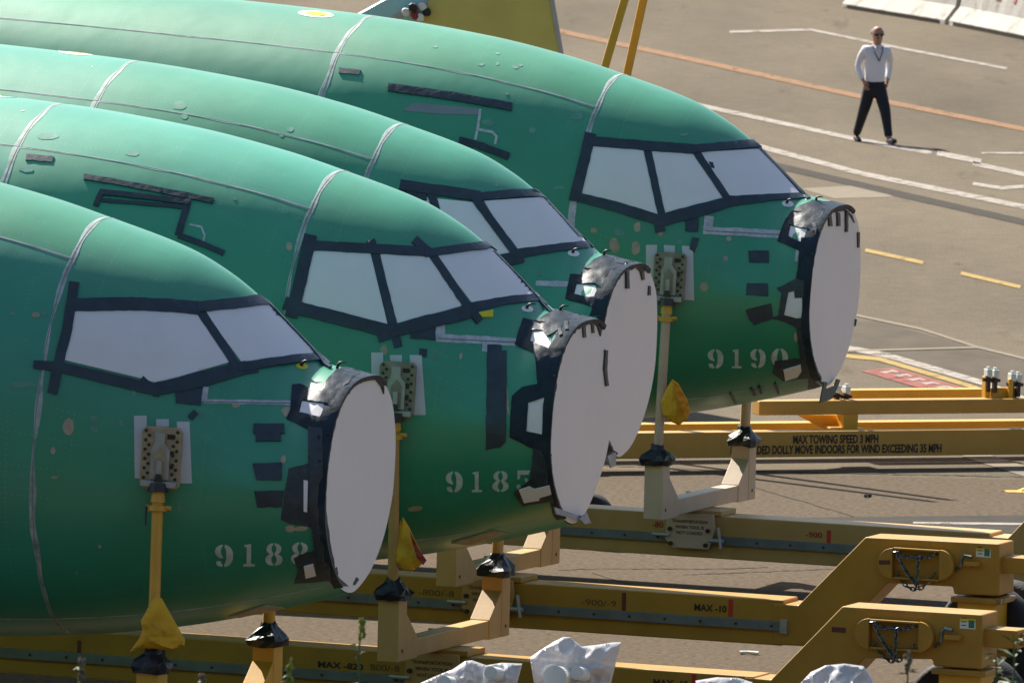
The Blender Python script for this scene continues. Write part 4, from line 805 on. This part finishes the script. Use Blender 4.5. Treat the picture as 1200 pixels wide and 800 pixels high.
def wrapped(label, poly, pipes, Y, base):
    p0 = at_depth(base[0], 800, Y); root = empty('wrapped_fitting', loc=(p0.x, Y, 0), label=label, cat='fitting', group='fittings wrapped in white plastic')
    ob, o_ = pillow('plastic_wrap', poly, Y, .14, M['wrap'], 2.2, .075, parent=root, freq=5.5, smooth=True)
    ob.data.set_sharp_from_angle(angle=rad(35))
    ob.location = o_ - Vector((p0.x, Y, 0))
    for x, y, r in pipes:
        c = at_depth(x, y, Y - .30) - Vector((p0.x, Y, 0)); rr = r / (F / Y); dr = Vector((-.25, -1, .15)).normalized(); b = MB(); b.tube([c + dr * -.35, c, c + dr * .004, c - dr * .06], [rr, rr, rr * .62, rr * .6], 20, cap=True); b.build('pipe_end', M['label'], root, smooth=False)
        MB().tube([c - dr * .03, c - dr * .028], rr * .6, 16).build('pipe_bore', M['darkmetal'], root)
    hw_ = MB(); hz = at_depth(base[0], min(p[1] for p in poly), Y).z - .14; hw_.tube([(-.12, 0, hz - .3), (.02, 0, hz - .05), (.2, .02, hz - .12)], .07, 12); hw_.tube([(0, 0, hz - .5), (0, 0, hz - .1)], .1, 12); hw_.build('lug', M['greyskin'], root)
    MB().box((-.1, -.1, 0), (.1, .1, o_.z + .25)).build('support_post', M['yellow'], root, bevel=.01)
wrapped('white plastic wrapped fitting, tallest of the wrapped ones at the bottom', [(621, 770), (632, 762), (648, 752), (660, 746), (668, 746), (682, 757), (700, 755), (720, 752), (728, 752), (722, 775), (716, 800), (712, 850), (630, 850), (626, 800)], [(650, 793, 14), (676, 788, 8)], 93, (672, 800))
wrapped('low white plastic wrapped fitting left of the tallest one', [(488, 802), (510, 792), (530, 784), (545, 774), (553, 773), (570, 779), (588, 776), (612, 777), (606, 800), (596, 850), (500, 850)], [(520, 800, 9), (575, 788, 8)], 92.5, (550, 800))
wrapped('white plastic sliver peeking over the frame edge beside the red stripe', [(815, 797), (840, 793), (866, 794), (882, 799), (880, 850), (820, 850)], [(850, 812, 8)], 92, (848, 800))
wrapped('white plastic wrapped fitting below the lowest gooseneck at the right', [(938, 800), (950, 787), (968, 779), (990, 777), (1012, 780), (1018, 788), (1026, 803), (1020, 850), (945, 850)], [(975, 812, 9)], 92, (982, 800))

# ================================================================== background: barriers, fin, stand
M['barrier'] = node_mat('whitewashed_concrete', (.40, .38, .34), .85, var=.12, vscale=2, bump=.3, bscale=20, dirt=(.15, .13, .11), dirt_amt=.75, dscale=2.6)
M['redletter'] = node_mat('faded_red_lettering', (.50, .12, .09), .8, var=.3, vscale=5, dirt=(.6, .55, .5), dirt_amt=.8, dscale=9)
def barrier(label, pa, pb, red=None):
    a, c = G(*pa), G(*pb); d = (c - a); Ln = d.length; d.normalize(); n_ = Vector((d.y, -d.x, 0)); n_ = n_ if n_.y < 0 else -n_
    mw = Matrix(((d.x, -n_.x, 0, a.x), (d.y, -n_.y, 0, a.y), (0, 0, 1, 0), (0, 0, 0, 1))); root = empty('concrete_barrier', mat=mw, label=label, cat='barrier', group='white concrete barriers by the apron')
    prof = [(0, .0), (0, .08), (.2, .33), (.28, .82), (.44, .82), (.52, .33), (.72, .08), (.72, 0)]; N = 14; vs = []
    for k in range(N + 1):
        for y, z in prof: vs.append((Ln * k / N, y + (random.uniform(-.008, .008) if 0 < k < N else 0), z))
    m_ = len(prof); fs = [(k*m_+j, (k+1)*m_+j, (k+1)*m_+(j+1) % m_, k*m_+(j+1) % m_) for k in range(N) for j in range(m_)] + [tuple(range(m_)), tuple(range(N*m_, N*m_+m_))]
    mk('barrier_body', vs, fs, M['barrier'], root)
    MB().box((.25, -.012, .004), (Ln - .25, -.002, .07)).build('dark_foot_strip', M['asphalt'], root)  # dark strip along the foot of the barrier
    if red:
        for t0, t1 in red: b = MB(); b.prism([(Ln*t0, .231, .56), (Ln*t1, .231, .56), (Ln*t1, .262, .76), (Ln*t0, .262, .76)], (0, -.006, .001)); b.build('red_lettering', M['redletter'], root)
barrier('white concrete barrier ending the row, left end at the top', (987, 9.5), (1107, 29)); barrier('white concrete barrier with faded red marks in the top right corner', (1112, 29.5), (1215, 50), [(.38, .44), (.585, .61)]); barrier('white concrete barrier beyond the top right corner', (1219, 51), (1330, 74))
# olive fin section behind the farthest fuselage
M['olive'] = node_mat('olive_primer', (.60, .52, .14), .6, var=.12, vscale=1.5); M['paleblue'] = node_mat('pale_blue_skin', (.36, .62, .66), .4, var=.1); M['greyskin'] = node_mat('grey_skin', (.42, .41, .40), .5, var=.1)
YF = 138
p0 = at_depth(560, 60, YF); FIN = empty('tail_fin', loc=(p0.x, YF, 0), label='olive tail fin section with pale blue leading edge behind the fuselages', cat='tail fin')
def fin(name, poly, m, dy, th): b = MB(); b.prism([at_depth(x, y, YF) + Vector((-p0.x, -YF + dy, 0)) for x, y in poly], (0, th, 0)); return b.build(name, m, FIN, bevel=.02)
fin('fin_skin', [(470, 70), (580, -160), (626, -160), (660, 70), (664, 420), (470, 420)], M['olive'], .02, .32)
fin('leading_edge', [(350, 55), (442, 5), (560, -60), (650, -110), (590, -50), (470, 70), (470, 300), (350, 300)], M['paleblue'], .06, .24); fin('grey_band', [(412, 36), (448, 24), (500, -1), (540, -22), (528, -8), (488, 14), (440, 36), (415, 45)], M['greyskin'], .045, .1); fin('trailing_edge', [(640, -20), (646, -20), (661, 66), (656, 66)], M['greyskin'], -.01, .36)
for x, y, c in ((476, 14, 'label'), (487, 18, 'redink'), (495, 8, 'label'), (484, 8, 'ink'), (492, 20, 'label'), (500, 14, 'ink')): fin('hinge_fitting', ellipse(x, y, 6, 5, .6, 8), M[c], -.1 - .03 * (x % 5), .15)
MB().box((-1.2, -.5, 0), (.9, .9, .16)).build('stand_base', M['yellow'], FIN)
for xx in (-.9, .6): MB().box((xx - .06, .1, .16), (xx + .06, .3, 1.2)).build('stand_leg', M['yellow'], FIN)
# leaning yellow rails
YR = 131
p0 = at_depth(715, 90, YR); ST = empty('yellow_gantry', loc=(p0.x, YR, 0), label='pair of slanted yellow rails rising behind the farthest fuselage', cat='gantry')
for top, bot, dy in (((738, -20), (708, 82), 0), ((759, -20), (735, 90), .25)):
    a = at_depth(*top, YR) - Vector((p0.x, YR, 0)); c = at_depth(*bot, YR) - Vector((p0.x, YR, 0)); d = (c - a); e = a + d * (a.z / (a.z - c.z)) * .995; a = a - d * .35; w_ = Vector((.045, 0, 0)); q = Vector((0, .09, 0)); dv = Vector((0, dy, 0))
    b = MB(); b.prism([a - w_ + dv, a + w_ + dv, e + w_ + dv, e - w_ + dv], q); b.build('rail', M['orange'], ST, bevel=.006)
MB().box((-1.8, -.2, .0), (.5, .6, .1)).build('base_frame', M['orange'], ST, bevel=.01)
# litter
pr = G(1185, 576); ob, _ = pillow('cloth_rag', [(1163, 576), (1180, 574), (1192, 574), (1200, 571), (1212, 574), (1212, 581), (1190, 579), (1172, 578)], pr.y, .1, M['bag'], 3, .02, label='crumpled yellow rag lying on the concrete at the right edge', cat='rag')
for lb, (x0, y0), (x1, y1) in (('short pale stick on the shaded ground near the lowest gooseneck', (867, 764), (889, 765)), ('small dark scrap on the concrete left of the rag', (1014, 581), (1020, 580))):
    a = G(x0, y0, .02); c = G(x1, y1, .02); mid = (a + c) / 2; b = MB(); b.tube([a - mid, (a - mid) * .2 + Vector((0, .01, .006)), c - mid], [.018, .014, .02], 6); o = b.build('stick', M['label'] if 'pale' in lb else M['darkmetal'], label=lb, cat='stick'); o.location = mid

# ================================================================== the man crossing the apron
def skin(name, verts, edges, radii, m, parent, sub=2, root_i=0):
    me = bpy.data.meshes.new(name); me.from_pydata([tuple(v) for v in verts], edges, []); me.update(); o = link(name, me, parent, m)
    md = o.modifiers.new('skin', 'SKIN'); md.use_smooth_shade = True
    lay = me.skin_vertices[0].data if me.skin_vertices else None
    if lay is None: bpy.context.view_layer.objects.active = o; lay = me.skin_vertices[0].data
    for i, r in enumerate(radii): lay[i].radius = (r, r) if not isinstance(r, tuple) else r; lay[i].use_root = (i == root_i)
    sb = o.modifiers.new('sub', 'SUBSURF'); sb.levels = sub; sb.render_levels = sub
    return o
M['skin'] = node_mat('skin', (.38, .20, .13), .55, var=.08); M['shirt'] = node_mat('white_shirt', (.74, .73, .78), .8, var=.05, bump=.5, bscale=9); M['trousers'] = node_mat('dark_trousers', (.010, .011, .018), .8, var=.2, bump=.4, bscale=9); M['shoe'] = node_mat('black_shoe', (.012, .012, .013), .4); M['hair'] = node_mat('grey_hair', (.30, .29, .28), .8, var=.2); M['navy'] = node_mat('navy_ribbon', (.02, .03, .06), .6)
pm = G(1023, 167.5); MAN = empty('person', loc=pm, label='man in white shirt and dark trousers walking, wearing sunglasses and a lanyard', cat='person')
K = 1 / (F / pm.y)
def J(x, y, d=0.): return Vector(((x - 1023) * K, -d, (167.5 - y) * K))       # d: towards the camera
V_ = []; E_ = []; R_ = []
def ch(pts, start=None):
    prev = start
    for p, r in pts:
        V_.append(p); R_.append(r); i = len(V_) - 1
        if prev is not None: E_.append((prev, i))
        prev = i
    return prev
def reset(): V_.clear(); E_.clear(); R_.clear()
# body: pelvis, spine, head, arms with fingers, legs
pel = ch([(J(1023, 99), .09)]); chest = ch([(J(1023, 84), .09), (J(1023.5, 68), .10), (J(1024, 58), .07)], pel); neck = ch([(J(1024.5, 52, .01), .055)], chest)
hd = ch([(J(1025, 46.5, .03), (.072, .085)), (J(1025, 40, .03), (.083, .105)), (J(1024.6, 34, .02), (.078, .10)), (J(1024.4, 30.6, .015), (.045, .06))], neck)
ch([(J(1027.3, 41.6, .135), .014), (J(1027.2, 43.6, .15), .013)], hd - 2)
def hand(w, down, fwd, th, st):
    p = ch([(w + down * .05, (.04, .022)), (w + down * .085, (.042, .02))], st)
    for k, l_ in enumerate((.062, .074, .068, .052)):
        s0 = w + down * .085 + fwd * (.033 - .022 * k); ch([(s0 + down * .02, .009), (s0 + down * l_ * .6 + th * .012, .0085), (s0 + down * l_ + th * .03, .0075)], p)
    ch([(w + down * .045 + fwd * .045, .011), (w + down * .085 + fwd * .06, .009)], p - 1)
a = ch([(J(1013, 59, 0), .045), (J(1005.5, 69, -.02), .045), (J(1003, 79, -.02), .04), (J(1006.5, 89, .05), .034), (J(1010, 95, .10), .027)], chest); hand(J(1010, 95, .10), Vector((.35, -.25, -.9)).normalized(), Vector((.8, -.5, .2)).normalized(), Vector((.3, -.3, .2)), a)
a = ch([(J(1035.5, 59, 0), .045), (J(1039.6, 69, -.12), .045), (J(1040, 80, -.18), .04), (J(1039, 89, -.10), .034), (J(1038, 95, -.05), .028)], chest); hand(J(1038, 95, -.05), Vector((-.25, -.1, -.95)).normalized(), Vector((-.3, -.9, 0)).normalized(), Vector((-.2, 0, 0)), a)
ch([(J(1017, 104, 0), .10), (J(1012, 128, .02), .07), (J(1006.5, 148, -.13), .05), (J(1003.5, 161, -.30), .042), (J(1007, 165.6, -.14), .035)], pel)
ch([(J(1029.5, 104, 0), .10), (J(1036, 128, .14), .07), (J(1039, 148, .2), .05), (J(1041, 161.5, .26), .042), (J(1047, 162.6, .42), .035)], pel)
skin('body', V_, E_, R_, M['skin'], MAN); reset()
# shirt
c0 = ch([(J(1023, 102), (.145, .115)), (J(1023, 94), (.16, .128))]); c1 = ch([(J(1023, 86), (.165, .13)), (J(1023, 72), (.175, .135)), (J(1023.7, 60), (.165, .115)), (J(1024.3, 54.5, .0), .085)], c0)
ch([(J(1011, 58.5, 0), .08), (J(1005.5, 69, -.02), .06), (J(1003, 79, -.02), .052), (J(1006.5, 89, .05), .044), (J(1009, 94, .09), .04)], c1 - 1)
ch([(J(1036.8, 58.5, 0), .08), (J(1039.6, 69, -.12), .06), (J(1040, 80, -.18), .052), (J(1039, 89, -.10), .044), (J(1038, 93, -.06), .04)], c1 - 1)
sh = skin('shirt', V_, E_, R_, M['shirt'], MAN); reset()
c0 = ch([(J(1023, 91), (.165, .13)), (J(1023, 96), (.178, .142)), (J(1023, 101), (.178, .142))])
ch([(J(1017, 108, 0), .115), (J(1011.5, 128, .02), .09), (J(1006.5, 148, -.13), .072), (J(1003.8, 159.5, -.27), .066)], c0)
ch([(J(1029.5, 108, 0), .115), (J(1036, 128, .14), .09), (J(1039, 148, .2), .072), (J(1041, 160, .25), .066)], c0)
skin('trousers', V_, E_, R_, M['trousers'], MAN); reset()
for pts in ([(J(1002.6, 162.5, -.33), .046), (J(1004.5, 164, -.24), .05), (J(1008, 165.9, -.08), .038)], [(J(1039.5, 163.6, .24), .046), (J(1043.5, 163.6, .36), .05), (J(1048.5, 162.2, .52), .040)]):
    reset(); ch(pts); skin('shoe', V_, E_, R_, M['shoe'], MAN)
reset(); ch([(J(1018.6, 41, -.02), .03), (J(1019.6, 36, -.05), .04), (J(1024, 37, -.09), .05), (J(1029.5, 36, -.05), .04), (J(1030.6, 41, -.02), .03)]); skin('hair', V_, E_, R_, M['hair'], MAN)
g = J(1026.6, 40.4, .135); b = MB()
for dx in (-.036, .036): b.prism([g + Vector((dx + .03 * math.cos(t), .02 * abs(dx) * 8, .021 * math.sin(t))) for t in [2 * PI * k / 10 for k in range(10)]], (0, .012, 0))
b.box((g.x - .075, g.y + .0, g.z + .010), (g.x + .075, g.y + .012, g.z + .02)); b.box((g.x - .088, g.y + .01, g.z + .006), (g.x - .078, g.y + .13, g.z + .018)); b.box((g.x + .074, g.y + .01, g.z + .006), (g.x + .084, g.y + .12, g.z + .018)); b.build('sunglasses', M['ink'], MAN)
b = MB()
b.tube([J(1019.3, 53.5, .07), J(1021.5, 60, .165), J(1027.3, 70.5, .185)], .0085, 6); b.tube([J(1031.2, 54, .07), J(1030.8, 60, .16), J(1027.3, 70.5, .185)], .0085, 6); b.build('lanyard', M['navy'], MAN)
b = MB(); b.prism([J(1019.5, 52.5, .075), J(1022.5, 56, .13), J(1024.8, 53.5, .10), J(1027.8, 56.2, .13), J(1030.5, 52.5, .075), J(1025, 51, .06)], (0, .03, 0)); b.build('collar', M['shirt'], MAN)

# ================================================================== grassy bank below the camera, weeds on its crest; unseen hill added behind
M['bank'] = node_mat('rough_grass', (.014, .021, .008), .95, var=.4, vscale=1.5, bump=1, bscale=6)
prof = [(-260, 118), (-200, 98), (-120, 66), (-60, 36), (-20, 12), (0, 10.2), (30, 7.4), (55, 5.05), (69.5, 3.72), (72, 3.2), (80, 1.5), (88.5, 0.02), (90.2, -.1)]  # rises behind the camera as an unseen hill, raised to block low sky light
vs = []; fs = []; NX = 60
for k in range(NX + 1):
    x = -300 + 600 * k / NX
    for y, z in prof: vs.append((x, y, z + (.12 * noise.noise(Vector((x * .4, y * .3, 0))) if 0 < y < 85 else 0)))
n_ = len(prof); fs = [(k*n_+j, (k+1)*n_+j, (k+1)*n_+j+1, k*n_+j+1) for k in range(NX) for j in range(n_-1)]
mk('grass_bank_and_unseen_hill', vs, fs, M['bank'], smooth=True, kind='structure')
M['leaf'] = node_mat('weed_leaf', (.07, .105, .028), .6, var=.35, vscale=8); M['bud'] = node_mat('weed_flower', (.26, .27, .035), .7, var=.3, vscale=20); M['stalk'] = node_mat('dry_stalk', (.20, .15, .09), .8, var=.2)
def weed(label, x, ytop, Y, kind, seed, lean=0.):
    rnd = random.Random(seed); tip = at_depth(x, ytop, Y); gz = interp(prof, Y) - .1; root = empty('weed', loc=(tip.x, Y, gz), label=label, cat='weed', group='weeds on the bank in front'); H_ = tip.z - gz
    path = [Vector((lean * (k / 6 - 1) * H_ + .01 * math.sin(k * 2 + seed), 0, H_ * k / 6)) for k in range(7)]
    MB().tube(path, [.008] * 5 + [.006, .003], 6).build('stem', M['leaf'] if kind != 'dry' else M['stalk'], root)
    fol = MB()
    n = 34 if kind == 'bush' else 18
    for k in range(n):
        t = rnd.uniform(.35, .97) if kind != 'bush' else rnd.uniform(.5, 1); i = int(t * 6); p = path[min(i, 5)].lerp(path[min(i, 5) + 1], t * 6 - i); a = rnd.uniform(0, 2 * PI); L_ = rnd.uniform(.05, .14) * (1.6 if kind == 'bush' else 1) * (1.15 - t * .6); up = rnd.uniform(.1, .9); d = Vector((math.cos(a), math.sin(a), up)).normalized(); sd = d.cross(Vector((0, 0, 1))).normalized() * L_ * .16
        fol.add([p, p + d * L_ * .5 + sd, p + d * L_ + Vector((0, 0, -.02)), p + d * L_ * .5 - sd], [(0, 1, 2, 3)])
    fol.build('foliage', M['leaf'], root, kind='stuff')
    if kind in ('bud', 'dry'):
        fl = MB()
        for k in range(26):
            p = path[6] + Vector((rnd.uniform(-.016, .016), rnd.uniform(-.016, .016), -rnd.uniform(0, .13))); r = rnd.uniform(.008, .016); fl.tube([p, p + Vector((0, 0, r)), p + Vector((0, 0, 2 * r))], [r * .4, r, r * .3], 5)
        fl.build('flower_head', M['bud'] if kind == 'bud' else M['stalk'], root, kind='stuff')
weed('blurred weed with yellow green bud left of the wrapped fittings', 424, 725, 71, 'bud', 1, .02); weed('blurred seed head with thin leaves in the lower left corner', 94, 774, 70, 'dry', 2); weed('dry stalk before the lowest gooseneck', 1063, 764, 70, 'dry', 3, -.02); weed('leafy weed in the lower right corner', 1188, 742, 71, 'bush', 4); weed('lower leafy weed left of the corner weed at the right edge', 1168, 765, 70, 'bush', 5); weed('tiny dry grass tip at the bottom edge left of the orange post', 239, 791, 70, 'dry', 6); weed('small yellow green weed tip beside the orange post at the bottom', 338, 775, 71, 'bud', 8)
